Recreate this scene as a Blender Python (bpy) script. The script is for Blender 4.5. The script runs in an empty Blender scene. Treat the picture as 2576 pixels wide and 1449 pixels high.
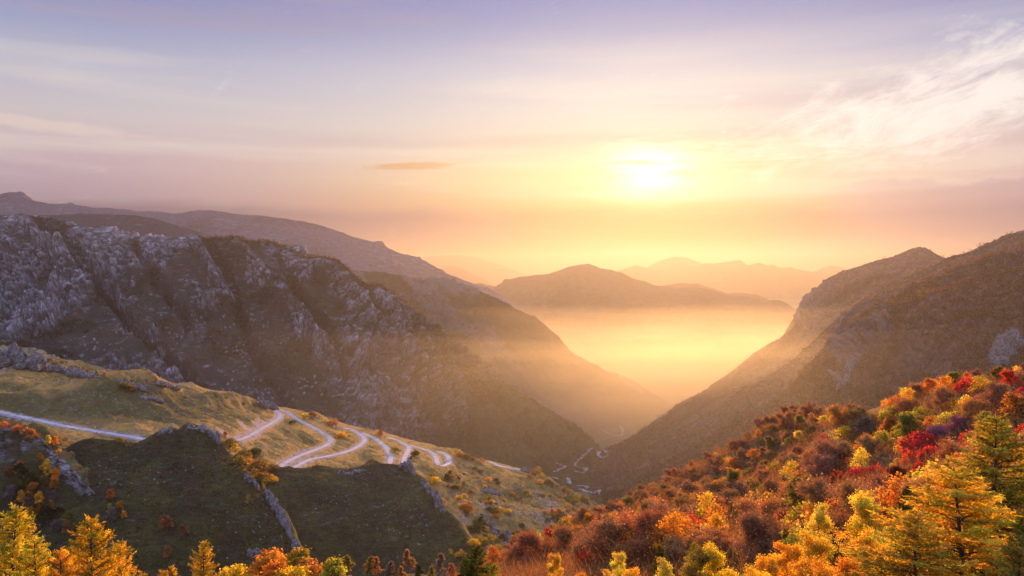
import bpy, math, random
import numpy as np
from mathutils import Vector, Matrix

C = bpy.context.scene.collection
SC = bpy.context.scene
rad = math.radians
# ------------------------------------------------------------------ view <-> world
F = 2022.0                      # focal length in pixels of a 2576 px wide picture
HORIZON = 670.0
PITCH = math.atan((HORIZON - 724.5) / F)     # camera tilt (negative = down)
cp, sp = math.cos(PITCH), math.sin(PITCH)


def W(u, v, d):
    """world point seen at picture position u, v at ground distance d (numpy friendly)"""
    xc = (np.asarray(u, float) - 1288.0) / F
    yc = (724.5 - np.asarray(v, float)) / F
    dy = cp - sp * yc
    dz = sp + cp * yc
    k = np.asarray(d, float) / dy
    return np.stack(np.broadcast_arrays(xc * k, dy * k, dz * k), -1)


def project(p):
    p = np.asarray(p, float)
    f = p[..., 1] * cp + p[..., 2] * sp
    up = -p[..., 1] * sp + p[..., 2] * cp
    return 1288 + F * p[..., 0] / f, 724.5 - F * up / f


def lin(r, g, b):
    def c(x):
        x = x / 255.0
        return x / 12.92 if x <= 0.04045 else ((x + 0.055) / 1.055) ** 2.4
    return (c(r), c(g), c(b))


# ------------------------------------------------------------------ noise
_rng = np.random.RandomState(7)
_P = _rng.permutation(256)
_P = np.concatenate([_P, _P, _P])
_G = _rng.normal(size=(256, 3))
_G /= np.linalg.norm(_G, axis=1)[:, None]


def perlin(x, y, z):
    xi, yi, zi = np.floor(x).astype(int), np.floor(y).astype(int), np.floor(z).astype(int)
    xf, yf, zf = x - xi, y - yi, z - zi
    u = xf * xf * xf * (xf * (xf * 6 - 15) + 10)
    v = yf * yf * yf * (yf * (yf * 6 - 15) + 10)
    w = zf * zf * zf * (zf * (zf * 6 - 15) + 10)
    xi &= 255; yi &= 255; zi &= 255

    def g(i, j, k):
        h = _P[_P[_P[(xi + i) & 255] + ((yi + j) & 255)] + ((zi + k) & 255)]
        q = _G[h]
        return q[..., 0] * (xf - i) + q[..., 1] * (yf - j) + q[..., 2] * (zf - k)
    def L(a, b, t): return a + (b - a) * t
    return 1.6 * L(L(L(g(0, 0, 0), g(1, 0, 0), u), L(g(0, 1, 0), g(1, 1, 0), u), v),
                   L(L(g(0, 0, 1), g(1, 0, 1), u), L(g(0, 1, 1), g(1, 1, 1), u), v), w)


def fbm(x, y, z, octv=5, gain=0.5, lac=2.03):
    s = 0; a = 1; t = 0
    for i in range(octv):
        s = s + a * perlin(x + 17.3 * i, y + 5.1 * i, z - 9.7 * i); t += a
        a *= gain; x = x * lac; y = y * lac; z = z * lac
    return s / t


def ridged(x, y, z, octv=5, gain=0.55, lac=2.05):
    s = 0; a = 1; t = 0; prev = 1.0
    for i in range(octv):
        n = 1 - np.abs(perlin(x + 11.7 * i, y - 3.3 * i, z + 7.9 * i))
        n = n * n
        s = s + a * n * prev; t += a
        prev = np.clip(n * 1.3, 0, 1)
        a *= gain; x = x * lac; y = y * lac; z = z * lac
    return s / t


def worley(x, y, z):
    """nearest distance, second distance and a random value per cell"""
    xi, yi, zi = np.floor(x).astype(int), np.floor(y).astype(int), np.floor(z).astype(int)
    d1 = np.full(x.shape, 9.0); d2 = d1.copy(); val = np.zeros(x.shape)
    for i in (-1, 0, 1):
        for j in (-1, 0, 1):
            for k in (-1, 0, 1):
                h = _P[_P[_P[(xi + i) & 255] + ((yi + j) & 255)] + ((zi + k) & 255)]
                q = _G[h] * 0.5 + 0.5
                d = np.sqrt((xi + i + q[..., 0] - x) ** 2 + (yi + j + q[..., 1] - y) ** 2 + (zi + k + q[..., 2] - z) ** 2)
                n = d < d1
                d2 = np.where(n, d1, np.minimum(d2, d))
                val = np.where(n, h / 255.0, val)
                d1 = np.where(n, d, d1)
    return d1, d2, val


def sstep(a, b, x):
    t = np.clip((x - a) / (b - a), 0, 1)
    return t * t * (3 - 2 * t)


def mix(a, b, t):
    t = np.asarray(t)[..., None]
    return np.asarray(a) * (1 - t) + np.asarray(b) * t


# ------------------------------------------------------------------ mesh building
def make_mesh(name, verts, faces, col=None, smooth=True, attr='albedo'):
    """faces: (n,3) or (n,4) index array, or a list of such arrays"""
    fl = faces if isinstance(faces, list) else [faces]
    me = bpy.data.meshes.new(name)
    verts = np.ascontiguousarray(verts, dtype=np.float32).reshape(-1, 3)
    me.vertices.add(len(verts)); me.vertices.foreach_set('co', verts.ravel())
    nl = sum(f.size for f in fl); npoly = sum(len(f) for f in fl)
    me.loops.add(nl); me.polygons.add(npoly)
    me.loops.foreach_set('vertex_index', np.concatenate([f.ravel() for f in fl]).astype(np.int32))
    sizes = np.concatenate([np.full(len(f), f.shape[1]) for f in fl])
    st = np.concatenate([[0], np.cumsum(sizes)[:-1]])
    me.polygons.foreach_set('loop_start', st.astype(np.int32))
    me.update(calc_edges=True)
    me.polygons.foreach_set('use_smooth', np.full(npoly, smooth))
    if col is not None:
        a = me.color_attributes.new(attr, 'FLOAT_COLOR', 'POINT')
        c4 = np.ones((len(verts), 4), np.float32); c4[:, :3] = np.asarray(col).reshape(-1, 3)
        a.data.foreach_set('color', c4.ravel())
    me.validate()
    return me


def put(name, me, material=None, parent=None, loc=None):
    o = bpy.data.objects.new(name, me)
    C.objects.link(o)
    if material is not None and not me.materials:
        me.materials.append(material)
    if parent is not None:
        o.parent = parent
    if loc is not None:
        o.location = loc
    return o


def tag(o, label=None, cat=None, group=None, kind=None):
    if label: o['label'] = label
    if cat: o['category'] = cat
    if group: o['group'] = group
    if kind: o['kind'] = kind
    return o


def grid_faces(nr, nc):
    i = np.arange(nr - 1)[:, None] * nc + np.arange(nc - 1)[None, :]
    return np.stack([i, i + nc, i + nc + 1, i + 1], -1).reshape(-1, 4)


def grid_normals(P):
    du = np.gradient(P, axis=1); dv = np.gradient(P, axis=0)
    n = np.cross(du, dv)
    n /= np.linalg.norm(n, axis=-1)[..., None] + 1e-9
    s = np.sign((n * np.array([0, -1, 0.6])).sum(-1).mean())
    return n * s


def row(pts, us):
    a = np.array(pts, float)
    return np.stack([us, np.interp(us, a[:, 0], a[:, 1]), np.interp(us, a[:, 0], a[:, 2])], -1)


def smooth1(a, k):
    if k < 2: return a
    w = np.hanning(k + 2)[1:-1]; w /= w.sum()
    pad = np.pad(a, ((k // 2, k - 1 - k // 2), (0, 0)), mode='edge')
    return np.stack([np.convolve(pad[:, i], w, mode='valid') for i in range(a.shape[1])], -1)


class Loft:
    """hill face between picture-space rows, each row with its own distance: crest first, foot last; a real back slope is added behind the crest"""
    def __init__(self, rows, n, m, u0=None, u1=None, bend=0.0, backs=((60, -25), (260, -170), (700, -520)), mb=40, smooth=0, perp=0):
        u0 = rows[0][0][0] if u0 is None else u0
        u1 = rows[0][-1][0] if u1 is None else u1
        self.us = np.linspace(u0, u1, n)
        self.rows = [row(r, self.us) for r in rows]
        for r in self.rows[1:]:
            if smooth: r[:, 1:] = smooth1(r[:, 1:], smooth)
        self.t_rows = np.linspace(0, 1, len(rows))
        self.n, self.m = n, m
        t = np.linspace(0, 1, m)
        R = np.stack([W(r[:, 0], r[:, 1], r[:, 2]) for r in self.rows])      # rows, n, 3
        self.R = R
        P = self.lerp(t)
        # back slope
        crest = P[0]
        pts = [crest]
        nrm = np.zeros_like(crest); nrm[:, 1] = 1
        if perp:
            tg = np.gradient(crest[:, :2], axis=0); nrm[:, 0] = -tg[:, 1]; nrm[:, 1] = tg[:, 0]
            nrm = smooth1(nrm / (np.linalg.norm(nrm, axis=1)[:, None] + 1e-9), perp)
            nrm /= np.linalg.norm(nrm, axis=1)[:, None] + 1e-9
        for dy, dz in backs:
            pts.append(crest + nrm * dy + np.array([0, 0, dz]))
        tb = np.linspace(0, len(backs), mb + 1)[1:]
        B = []
        for x in tb:
            k = min(int(x), len(backs) - 1); f = x - k
            B.append(pts[k] * (1 - f) + pts[k + 1] * f)
        B = np.stack(B[::-1])
        self.P = np.concatenate([B, P]); self.mb = mb
        self.T = np.concatenate([np.linspace(-1, 0, mb + 1)[:-1], t])[:, None] * np.ones((1, n))
        self.S = np.ones((mb + m, 1)) * np.linspace(0, 1, n)[None]

    def lerp(self, t):
        x = t * (len(self.rows) - 1)
        k = np.minimum(x.astype(int), len(self.rows) - 2); f = (x - k)[:, None, None]
        return self.R[k] * (1 - f) + self.R[k + 1] * f

    def at(self, u, v):
        """undisplaced surface point under picture position u, v"""
        i = np.clip((u - self.us[0]) / (self.us[-1] - self.us[0]) * (self.n - 1), 0, self.n - 1.001)
        i0 = int(i); f = i - i0
        vs = []; Rp = self.R[:, i0] * (1 - f) + self.R[:, i0 + 1] * f
        t = np.linspace(0, len(self.rows) - 1, 200)
        k = np.minimum(t.astype(int), len(self.rows) - 2); g = (t - k)[:, None]
        pts = Rp[k] * (1 - g) + Rp[k + 1] * g
        vv = project(pts)[1]
        j = int(np.argmin(np.abs(vv - v)))
        d = pts[j][1]
        # re-aim so that the point lies exactly under the pixel
        return W(u, v, d)

    def normals(self):
        return grid_normals(self.P)

    def edge(self, lo=0.02, hi=0.25):
        return sstep(lo, hi, np.abs(self.T))


def slope_of(P):
    return grid_normals(P)[..., 2]


# ------------------------------------------------------------------ materials
def newmat(name):
    m = bpy.data.materials.new(name); m.use_nodes = True
    nt = m.node_tree
    for n in list(nt.nodes): nt.nodes.remove(n)
    return m, nt


def nd(nt, typ, **kw):
    n = nt.nodes.new(typ)
    for k, v in kw.items():
        if k.startswith('i_'):
            key = k[2:]
            key = int(key) if key.isdigit() else key.replace('_', ' ')
            n.inputs[key].default_value = v
        else:
            setattr(n, k, v)
    return n


def mth(nt, op, a, b=None, c=None, clamp=False):
    n = nt.nodes.new('ShaderNodeMath'); n.operation = op; n.use_clamp = clamp
    for i, x in enumerate((a, b, c)):
        if x is None: continue
        if isinstance(x, (int, float)): n.inputs[i].default_value = x
        else: nt.links.new(x, n.inputs[i])
    return n.outputs[0]


def mixc(nt, f, a, b, mode='MIX', clamp=False):
    n = nt.nodes.new('ShaderNodeMix'); n.data_type = 'RGBA'; n.blend_type = mode; n.clamp_factor = True
    n.clamp_result = clamp
    for sock, x in ((n.inputs[0], f), (n.inputs[6], a), (n.inputs[7], b)):
        if isinstance(x, (int, float)): sock.default_value = x
        elif isinstance(x, tuple): sock.default_value = (*x, 1) if len(x) == 3 else x
        else: nt.links.new(x, sock)
    return n.outputs[2]


def ramp(nt, fac, stops, interp='LINEAR'):
    n = nt.nodes.new('ShaderNodeValToRGB'); cr = n.color_ramp; cr.interpolation = interp
    while len(cr.elements) < len(stops): cr.elements.new(0.5)
    for e, (p, c) in zip(cr.elements, stops):
        e.position = p; e.color = (*c, 1) if len(c) == 3 else c
    nt.links.new(fac, n.inputs[0])
    return n.outputs[0]


def ground_material(name, scale, var=0.5, bump=1.0, bump_dist=1.0, aniso=(1, 1, 1), rough=0.95, detail=6):
    """surface colour from the mesh's own albedo attribute, broken up by noise, with bump"""
    m, nt = newmat(name)
    out = nd(nt, 'ShaderNodeOutputMaterial')
    b = nd(nt, 'ShaderNodeBsdfPrincipled', i_Roughness=rough)
    b.inputs['Specular IOR Level'].default_value = 0.1
    at = nd(nt, 'ShaderNodeAttribute', attribute_name='albedo')
    tc = nd(nt, 'ShaderNodeTexCoord')
    mp = nd(nt, 'ShaderNodeMapping'); mp.inputs['Scale'].default_value = aniso
    nt.links.new(tc.outputs['Object'], mp.inputs[0])
    n1 = nd(nt, 'ShaderNodeTexNoise', i_Scale=scale, i_Detail=detail, i_Roughness=0.65)
    n2 = nd(nt, 'ShaderNodeTexNoise', i_Scale=scale * 5.3, i_Detail=4, i_Roughness=0.6)
    for n in (n1, n2): nt.links.new(mp.outputs[0], n.inputs['Vector'])
    s = mth(nt, 'ADD', n1.outputs[0], n2.outputs[0])
    f = mth(nt, 'MULTIPLY_ADD', mth(nt, 'SUBTRACT', s, 1.0), var * 2.2, 1.0)
    f = mth(nt, 'MAXIMUM', f, 0.25)
    v = nd(nt, 'ShaderNodeVectorMath', operation='SCALE')
    nt.links.new(at.outputs['Color'], v.inputs[0]); nt.links.new(f, v.inputs['Scale'])
    nt.links.new(v.outputs[0], b.inputs['Base Color'])
    bp = nd(nt, 'ShaderNodeBump', i_Strength=bump, i_Distance=bump_dist)
    nt.links.new(s, bp.inputs['Height']); nt.links.new(bp.outputs[0], b.inputs['Normal'])
    nt.links.new(b.outputs[0], out.inputs[0])
    return m
# ================================================================== TERRAIN
FLOOR = -800.0
GRASS_DARK = np.array([0.055, 0.050, 0.022]); GRASS_DRY = np.array([0.48, 0.275, 0.075]); OLIVE = np.array([0.110, 0.102, 0.028])
RUSSET = np.array([0.115, 0.048, 0.022]); ROCK = np.array([0.40, 0.36, 0.35]); EARTH = np.array([0.34, 0.235, 0.20])
BUSH = np.array([0.040, 0.040, 0.020])

m_rock_mtn = ground_material('weathered mountain surface', 0.05, 0.55, 1.0, 6.0)
m_forest_mtn = ground_material('wooded mountain surface', 0.09, 0.6, 1.0, 5.0)
m_grass = ground_material('dry grass', 0.35, 0.55, 1.0, 0.5)
m_far = ground_material('distant mountain surface', 0.01, 0.4, 0.6, 12.0)


def terrain(name, L, P, col, mat, label):
    P[..., 2] = np.maximum(P[..., 2], FLOOR + 2)
    me = make_mesh(name, P, grid_faces(*P.shape[:2]), col)
    o = put(name, me, mat)
    return tag(o, label, name.replace('_', ' '), kind='structure')


def displaced(L, amp_big, f_big, amp_small, f_small, shear=0.6, crest=0.25, seed=0.0, stretch=0.35):
    """ribs and gullies running down the slope, finer roughness on top"""
    P = L.P.copy(); N = L.normals()
    x, y, z = P[..., 0], P[..., 1], P[..., 2]
    # along-slope coordinate: ribs follow the fall line, leaning with shear
    a = x + shear * (z - z.max()) * -1.0
    g = ridged(a * f_big + seed, y * f_big * stretch + seed * 2, z * f_big * stretch, 5) - 0.45
    h = fbm(x * f_small + seed, y * f_small, z * f_small, 5)
    w = crest + (1 - crest) * L.edge(0.0, 0.3)
    P = P + N * (amp_big * g * w + amp_small * h * (0.35 + 0.65 * w))[..., None]
    return P, g, h


# ---- rocky mountain across the valley (the big grey one)
ROCKY = Loft([
    [(-420, 575, 2500), (-200, 552, 2560), (0, 546, 2600), (40, 543, 2600), (80, 540, 2600), (112, 541, 2590), (160, 553, 2570), (220, 573, 2540), (300, 590, 2510), (380, 596, 2490), (480, 599, 2460),
     (500, 596, 2440), (530, 594, 2430), (590, 598, 2400), (630, 605, 2380), (652, 606, 2370), (690, 612, 2350), (720, 625, 2330), (760, 641, 2310), (800, 661, 2300), (815, 653, 2300), (832, 650, 2300), (850, 655, 2300), (862, 667, 2300), (910, 706, 2290),
     (960, 732, 2285), (1010, 762, 2280), (1060, 800, 2280), (1100, 832, 2290), (1150, 868, 2300), (1180, 900, 2310), (1200, 925, 2320), (1260, 962, 2350), (1310, 992, 2380), (1380, 1032, 2420), (1440, 1068, 2450), (1490, 1102, 2470), (1520, 1140, 2480), (1560, 1180, 2480)],
    [(-420, 740, 2150), (0, 720, 2230), (300, 730, 2220), (600, 740, 2170), (800, 800, 2140), (1000, 900, 2130), (1150, 980, 2160), (1300, 1060, 2240), (1440, 1110, 2340), (1560, 1190, 2420)],
    [(-420, 1000, 1650), (0, 960, 1700), (300, 985, 1740), (500, 1010, 1790), (700, 1060, 1830), (900, 1110, 1870), (1100, 1150, 1930), (1300, 1175, 2050), (1440, 1185, 2180), (1560, 1205, 2350)],
    [(-420, 1300, 1300), (0, 1260, 1350), (500, 1260, 1420), (900, 1290, 1560), (1200, 1270, 1750), (1440, 1225, 2090), (1560, 1225, 2300)],
], 1150, 460, smooth=60, mb=30)
P, g, h = displaced(ROCKY, 95, 1 / 330.0, 22, 1 / 60.0, shear=-0.75, crest=0.10, seed=3.1)
def seg_dist(u, v, line):
    best = np.full(u.shape, 1e9)
    for (a, b), (c, d) in zip(line[:-1], line[1:]):
        L2 = (c - a) ** 2 + (d - b) ** 2
        t = np.clip(((u - a) * (c - a) + (v - b) * (d - b)) / L2, 0, 1)
        best = np.minimum(best, np.hypot(u - a - t * (c - a), v - b - t * (d - b)))
    return best
ru, rv = project(ROCKY.P)
wu = ru + 16 * fbm(ru / 40, rv / 40, ru * 0 + 3, 3); wv = rv + 16 * fbm(ru / 40 + 9, rv / 40, ru * 0 + 8, 3)
front = (ROCKY.T >= 0)
lines = np.zeros(ru.shape); rib = np.zeros(ru.shape)
for ln, wd, dp in (([(96, 545), (150, 602), (215, 685), (330, 800), (425, 890), (560, 1010)], 11, -46), ([(118, 545), (185, 610), (240, 700), (300, 760)], 7, -22),
                   ([(520, 600), (565, 690), (610, 780), (650, 880)], 13, -38), ([(700, 640), (760, 760), (830, 850), (880, 960)], 12, -26), ([(330, 600), (400, 720), (470, 800)], 12, -22),
                   ([(905, 720), (1000, 850), (1080, 900), (1130, 990), (1180, 1090)], 14, -30), ([(650, 880), (700, 960), (740, 1040)], 12, -24)):
    lines += 1.45 * dp * np.exp(-(seg_dist(wu, wv, ln) / wd) ** 2) * front
for ln, wd, dp in (([(60, 560), (130, 615), (200, 660), (270, 730), (400, 862)], 16, 26), ([(485, 600), (545, 680), (570, 730), (520, 770)], 18, 34),
                   ([(800, 662), (870, 765), (960, 850), (1010, 905), (1080, 940), (1120, 1030), (1150, 1090)], 22, 46), ([(960, 735), (1060, 830), (1170, 900), (1230, 985), (1330, 1060), (1430, 1120)], 20, 34),
                   ([(600, 610), (680, 720), (760, 800), (800, 880)], 20, 28), ([(160, 640), (140, 780), (100, 850)], 20, 24), ([(910, 900), (890, 980), (930, 1050)], 18, 30)):
    q = np.exp(-(seg_dist(wu, wv, ln) / wd) ** 2) * front
    rib = np.maximum(rib, q); lines += 1.4 * dp * q
P = P + ROCKY.normals() * (lines * (0.25 + 0.75 * ROCKY.edge(0, 0.1)))[..., None]
x, y, z = P[..., 0], P[..., 1], P[..., 2]
big = fbm(x / 260 + 4, y / 260, z / 200, 4)
streak = fbm(x / 30, y / 30, z / 8.0, 4)
u_, v_ = project(ROCKY.P)
leftness = 1 - sstep(450, 950, u_)
topness = sstep(0.75, 0.1, ROCKY.T)
cliff = sstep(-0.02, 0.22, big + 0.42 * h + 0.9 * (g - 0.05) + 0.40 * rib + 0.014 * np.minimum(lines, 0) + 0.26 * leftness - 0.13 - 0.25 * sstep(1000, 1250, u_) - 0.10 * sstep(0.5, 0.8, ROCKY.T))
d1, d2, cv = worley(x / 22, y / 22, z / 26)
d1b, d2b, cvb = worley(x / 8, y / 8, z / 8)
blocks = (cv - 0.5) * 16 + (cvb - 0.5) * 5 - 7 * (1 - sstep(0, 0.22, d2 - d1))
w = ROCKY.edge(0.0, 0.1)
P = P + ROCKY.normals() * (cliff * blocks * w)[..., None]
# loose boulders on the lower slopes
d1c, d2c, cvc = worley(x / 11 + 40, y / 11, z / 11)
boul = (cvc > 0.60) * sstep(0.36, 0.26, d1c) * sstep(0.25, 0.5, ROCKY.T) * sstep(-0.10, 0.18, fbm(x / 150 + 9, y / 150, z / 150, 3)) * sstep(1150, 950, u_)
P = P + ROCKY.normals() * (boul * 6.0 * (1 - cliff * 0.6))[..., None]
rockm = np.clip(cliff * (0.30 + 0.75 * sstep(-0.3, 0.3, streak)) + 0.55 * leftness * sstep(0.12, 0.36, streak + 0.25 * big), 0, 1)
rockm = rockm * (0.35 + 0.65 * sstep(0.05, 0.30, d2b - d1b + 0.1 * cv))
wpx = 10 * fbm(x / 30 + 6, y / 30, z / 30, 3)
k1, k2, kv = worley((x + 1.6 * wpx) / 36, (y + wpx) / 36, (z + wpx) / 55)
rockm = rockm * (1 - 0.75 * (1 - sstep(0.02, 0.16, k2 - k1)))  # shade of the crevices put into the colour at block edges
ledge = sstep(0.08, 0.26, fbm(x / 70 + 15, y / 70, z / 9, 4))
rockm = rockm * (1 - 0.7 * ledge)
P = P + ROCKY.normals() * (cliff * ((kv - 0.5) * 16 - 9 * (1 - sstep(0, 0.18, k2 - k1))) * (0.3 + 0.7 * ROCKY.edge(0.03, 0.2)) * w)[..., None]
rockm = np.maximum(rockm, 0.75 * boul)
veg = mix(np.array([0.052, 0.050, 0.036]), np.array([0.078, 0.056, 0.036]), sstep(-0.3, 0.4, fbm(x / 110, y / 110, z / 110 + 5, 4)))
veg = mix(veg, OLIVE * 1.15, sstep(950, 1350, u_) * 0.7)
veg = mix(veg, RUSSET, 0.35 * sstep(0.1, 0.5, fbm(x / 55 + 3, y / 55, z / 55, 4)))
bushy = sstep(0.10, 0.30, fbm(x / 120 + 31, y / 120, z / 120, 4) + 0.15 * ROCKY.T) * (1 - cliff)
veg = mix(veg, BUSH, 0.75 * bushy * sstep(-0.2, 0.3, fbm(x / 9, y / 9, z / 9, 2)))
rk_tone = (0.66 + 0.58 * kv + 0.16 * cv)[..., None] * (1.0 - 0.35 * sstep(800, 1200, u_))[..., None]  # block tones vary to paint in lit and shaded cliff planes
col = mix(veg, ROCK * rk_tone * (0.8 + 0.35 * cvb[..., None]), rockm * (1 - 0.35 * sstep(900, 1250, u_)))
P_ROCKY = P; ROCKY_rock = rockm; ROCKY_bushy = bushy
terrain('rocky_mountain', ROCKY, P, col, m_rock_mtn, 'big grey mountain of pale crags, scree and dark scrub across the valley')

# ---- dome behind it and the long ridge on the skyline
DOME = Loft([[(-300, 520, 3437), (0, 540, 3437), (60, 541, 3437), (130, 541, 3437), (200, 537, 3437), (270, 538, 3437), (340, 541, 3416), (390, 550, 3394), (450, 568, 3353), (520, 589, 3311), (580, 610, 3280), (680, 650, 3228)],
             [(-300, 700, 3020), (680, 760, 2968)]], 420, 120, mb=16)
P, g, h = displaced(DOME, 40, 1 / 500.0, 10, 1 / 90.0, shear=-0.5, crest=0.1, seed=9.0)
x, y, z = P[..., 0], P[..., 1], P[..., 2]
st = fbm(x / 60, y / 60, z / 12, 4)
col = mix(mix(np.array([0.105, 0.075, 0.062]), GRASS_DRY * 0.55, sstep(0.1, 0.5, fbm(x / 150, y / 150, z / 150, 3))), ROCK * 0.8, 0.4 * sstep(0.25, 0.5, st))
terrain('grassy_dome', DOME, P, col, m_rock_mtn, 'smooth brown grassy dome between the rocky mountain and the skyline ridge')

LONG = Loft([[(-500, 440, 4460), (-200, 470, 4518), (0, 489, 4575), (20, 484, 4575), (36, 484, 4575), (56, 492, 4575), (84, 505, 4575), (120, 512, 4575), (180, 515, 4575), (230, 521, 4575), (286, 524, 4575), (320, 527, 4575), (345, 533, 4575), (400, 532, 4575),
              (440, 537, 4575), (470, 533, 4575), (500, 529, 4575), (525, 528, 4575), (560, 532, 4575), (580, 537, 4575), (680, 544, 4608), (740, 553, 4643), (800, 564, 4677), (860, 583, 4712), (890, 597, 4734), (930, 606, 4757), (980, 626, 4803),
              (1020, 644, 4837), (1060, 662, 4871), (1110, 684, 4918), (1160, 703, 4975), (1210, 722, 5032), (1270, 752, 5089), (1340, 800, 5147), (1420, 850, 5204), (1500, 900, 5261)],
             [(-500, 640, 4003), (500, 650, 4003), (900, 720, 4174), (1200, 800, 4460), (1500, 920, 4918)],
             [(-500, 900, 3545), (900, 950, 3660), (1200, 1000, 4003), (1500, 1000, 4689)]], 700, 220, mb=20, smooth=40)
P, g, h = displaced(LONG, 110, 1 / 520.0, 20, 1 / 90.0, shear=-0.6, crest=0.06, seed=21.0)
x, y, z = P[..., 0], P[..., 1], P[..., 2]
st = fbm(x / 50, y / 50, z / 12, 4)
col = mix(mix(np.array([0.19, 0.140, 0.130]), np.array([0.17, 0.105, 0.085]), sstep(-0.1, 0.4, fbm(x / 200, y / 200, z / 200, 4))), ROCK * 0.75, 0.45 * sstep(0.2, 0.5, st + 0.6 * g))
terrain('skyline_ridge', LONG, P, col, m_rock_mtn, 'long hazy ridge on the skyline above the rocky mountain')

# ---- second spur of the same side, dark against the glowing valley
SPUR = Loft([[(780, 640, 3703), (860, 676, 3647), (890, 680, 3624), (930, 682, 3613), (960, 684, 3591), (985, 690, 3591), (1010, 693, 3591), (1040, 701, 3591), (1055, 706, 3591), (1085, 699, 3568), (1110, 706, 3568), (1130, 714, 3568), (1160, 722, 3568), (1195, 726, 3568), (1240, 746, 3568),
              (1280, 765, 3579), (1300, 778, 3591), (1345, 796, 3602), (1375, 818, 3624), (1400, 842, 3647), (1420, 864, 3669), (1432, 882, 3691), (1450, 893, 3703), (1480, 908, 3737), (1520, 930, 3793), (1560, 952, 3849), (1600, 972, 3928), (1660, 1000, 4017), (1720, 1030, 4096)],
             [(780, 800, 3254), (1000, 850, 3231), (1200, 910, 3254), (1350, 960, 3344), (1500, 1010, 3501), (1600, 1030, 3703), (1720, 1060, 3995)],
             [(780, 1150, 2862), (1200, 1120, 2918), (1400, 1100, 3142), (1560, 1085, 3479), (1720, 1080, 3928)]], 620, 260, mb=20, smooth=30)
P, g, h = displaced(SPUR, 110, 1 / 400.0, 20, 1 / 60.0, shear=-0.8, crest=0.03, seed=33.0)
x, y, z = P[..., 0], P[..., 1], P[..., 2]
cl = sstep(0.1, 0.3, g + 0.3 * h + fbm(x / 200, y / 200, z / 200, 3) * 0.5)
d1, d2, cv = worley(x / 24, y / 24, z / 40)
P = P + SPUR.normals() * (cl * ((cv - 0.5) * 16 - 6 * (1 - sstep(0, .25, d2 - d1))) * SPUR.edge(0.03, .2))[..., None]
col = mix(mix(np.array([0.065, 0.055, 0.028]), RUSSET * 0.8, sstep(-0.2, 0.4, fbm(x / 120, y / 120, z / 120, 4))), ROCK * 0.6, 0.4 * cl)
P_SPUR = P
terrain('dark_spur', SPUR, P, col, m_rock_mtn, 'dark steep spur dropping into the glowing misty valley')

# ---- mountain in the middle of the valley mouth and the far ridges
def far_ridge(name, crest, foot_v, foot_d, label, amp, f, n=420, m=90):
    us = [c[0] for c in crest]
    L = Loft([crest, [(us[0], foot_v, foot_d), (us[-1], foot_v, foot_d)]], n, m, mb=12, backs=((300, -60), (900, -380), (1500, -700)))
    P, g, h = displaced(L, amp, f, amp * 0.25, f * 5, shear=0.2, crest=0.10, seed=foot_d * 0.013)
    x, y, z = P[..., 0], P[..., 1], P[..., 2]
    col = mix(np.array([0.06, 0.05, 0.03]), RUSSET * 0.7, sstep(-0.3, 0.4, fbm(x * f * 3, y * f * 3, z * f * 3, 3)))
    return terrain(name, L, P, col, m_far, label)

far_ridge('valley_mountain', [(1040, 830, 9000), (1100, 770, 9000), (1150, 735, 9000), (1180, 715, 9000), (1213, 712, 9000), (1245, 721, 9000), (1262, 716, 9000), (1280, 706, 9000), (1310, 697, 9000), (1345, 692, 9000), (1380, 688, 9000), (1395, 682, 9000), (1420, 676, 9000), (1440, 669, 9000), (1462, 664, 9000),
          (1480, 663, 9000), (1500, 669, 9000), (1512, 675, 9000), (1540, 677, 9000), (1565, 685, 9000), (1590, 698, 9000), (1620, 706, 9000), (1640, 715, 9000), (1680, 722, 9000), (1710, 726, 9000), (1750, 724, 9000), (1790, 728, 9000), (1830, 742, 9000), (1880, 746, 9000), (1930, 757, 9000), (1960, 757, 9000), (1980, 764, 9000), (2000, 780, 9000), (2100, 800, 9000), (2300, 880, 9000)],
          905, 6000, 'orange hazy mountain standing in the middle of the valley mouth', 170, 1 / 900.0, 700, 160)
far_ridge('low_ridge', [(1560, 760, 11000), (1640, 722, 11000), (1690, 716, 11000), (1715, 712, 11000), (1740, 714, 11000), (1756, 713, 11000), (1775, 720, 11000), (1800, 728, 11000), (1830, 738, 11000), (1870, 737, 11000), (1900, 741, 11000), (1930, 752, 11000), (2000, 790, 11000)],
          850, 9600, 'low pale hump just behind the valley mountain', 90, 1 / 700.0, 200, 60)
far_ridge('jagged_ridge', [(1350, 800, 21000), (1440, 740, 21000), (1520, 690, 21000), (1565, 678, 21000), (1600, 667, 21000), (1630, 676, 21000), (1660, 682, 21000), (1680, 680, 21000), (1692, 674, 21000), (1710, 677, 21000), (1730, 672, 21000), (1760, 668, 21000), (1778, 662, 21000), (1795, 664, 21000), (1820, 660, 21000), (1838, 657, 21000),
          (1852, 654, 21000), (1866, 656, 21000), (1880, 668, 21000), (1905, 661, 21000), (1915, 661, 21000), (1930, 668, 21000), (1945, 666, 21000), (1960, 674, 21000), (1990, 672, 21000), (2010, 678, 21000), (2040, 684, 21000), (2060, 683, 21000), (2090, 692, 21000), (2140, 704, 21000), (2250, 760, 21000)],
          850, 18000, 'jagged far ridge fading into the haze beyond the valley', 160, 1 / 900.0, 500, 80)
far_ridge('pale_peak', [(1540, 700, 24000), (1600, 688, 24000), (1645, 664, 24000), (1668, 654, 24000), (1695, 645, 24000), (1725, 647, 24000), (1755, 659, 24000), (1790, 668, 24000), (1850, 676, 24000), (1950, 700, 24000)],
          800, 22000, 'palest rounded peak behind the jagged ridge', 150, 1 / 1200.0, 260, 50)
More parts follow.
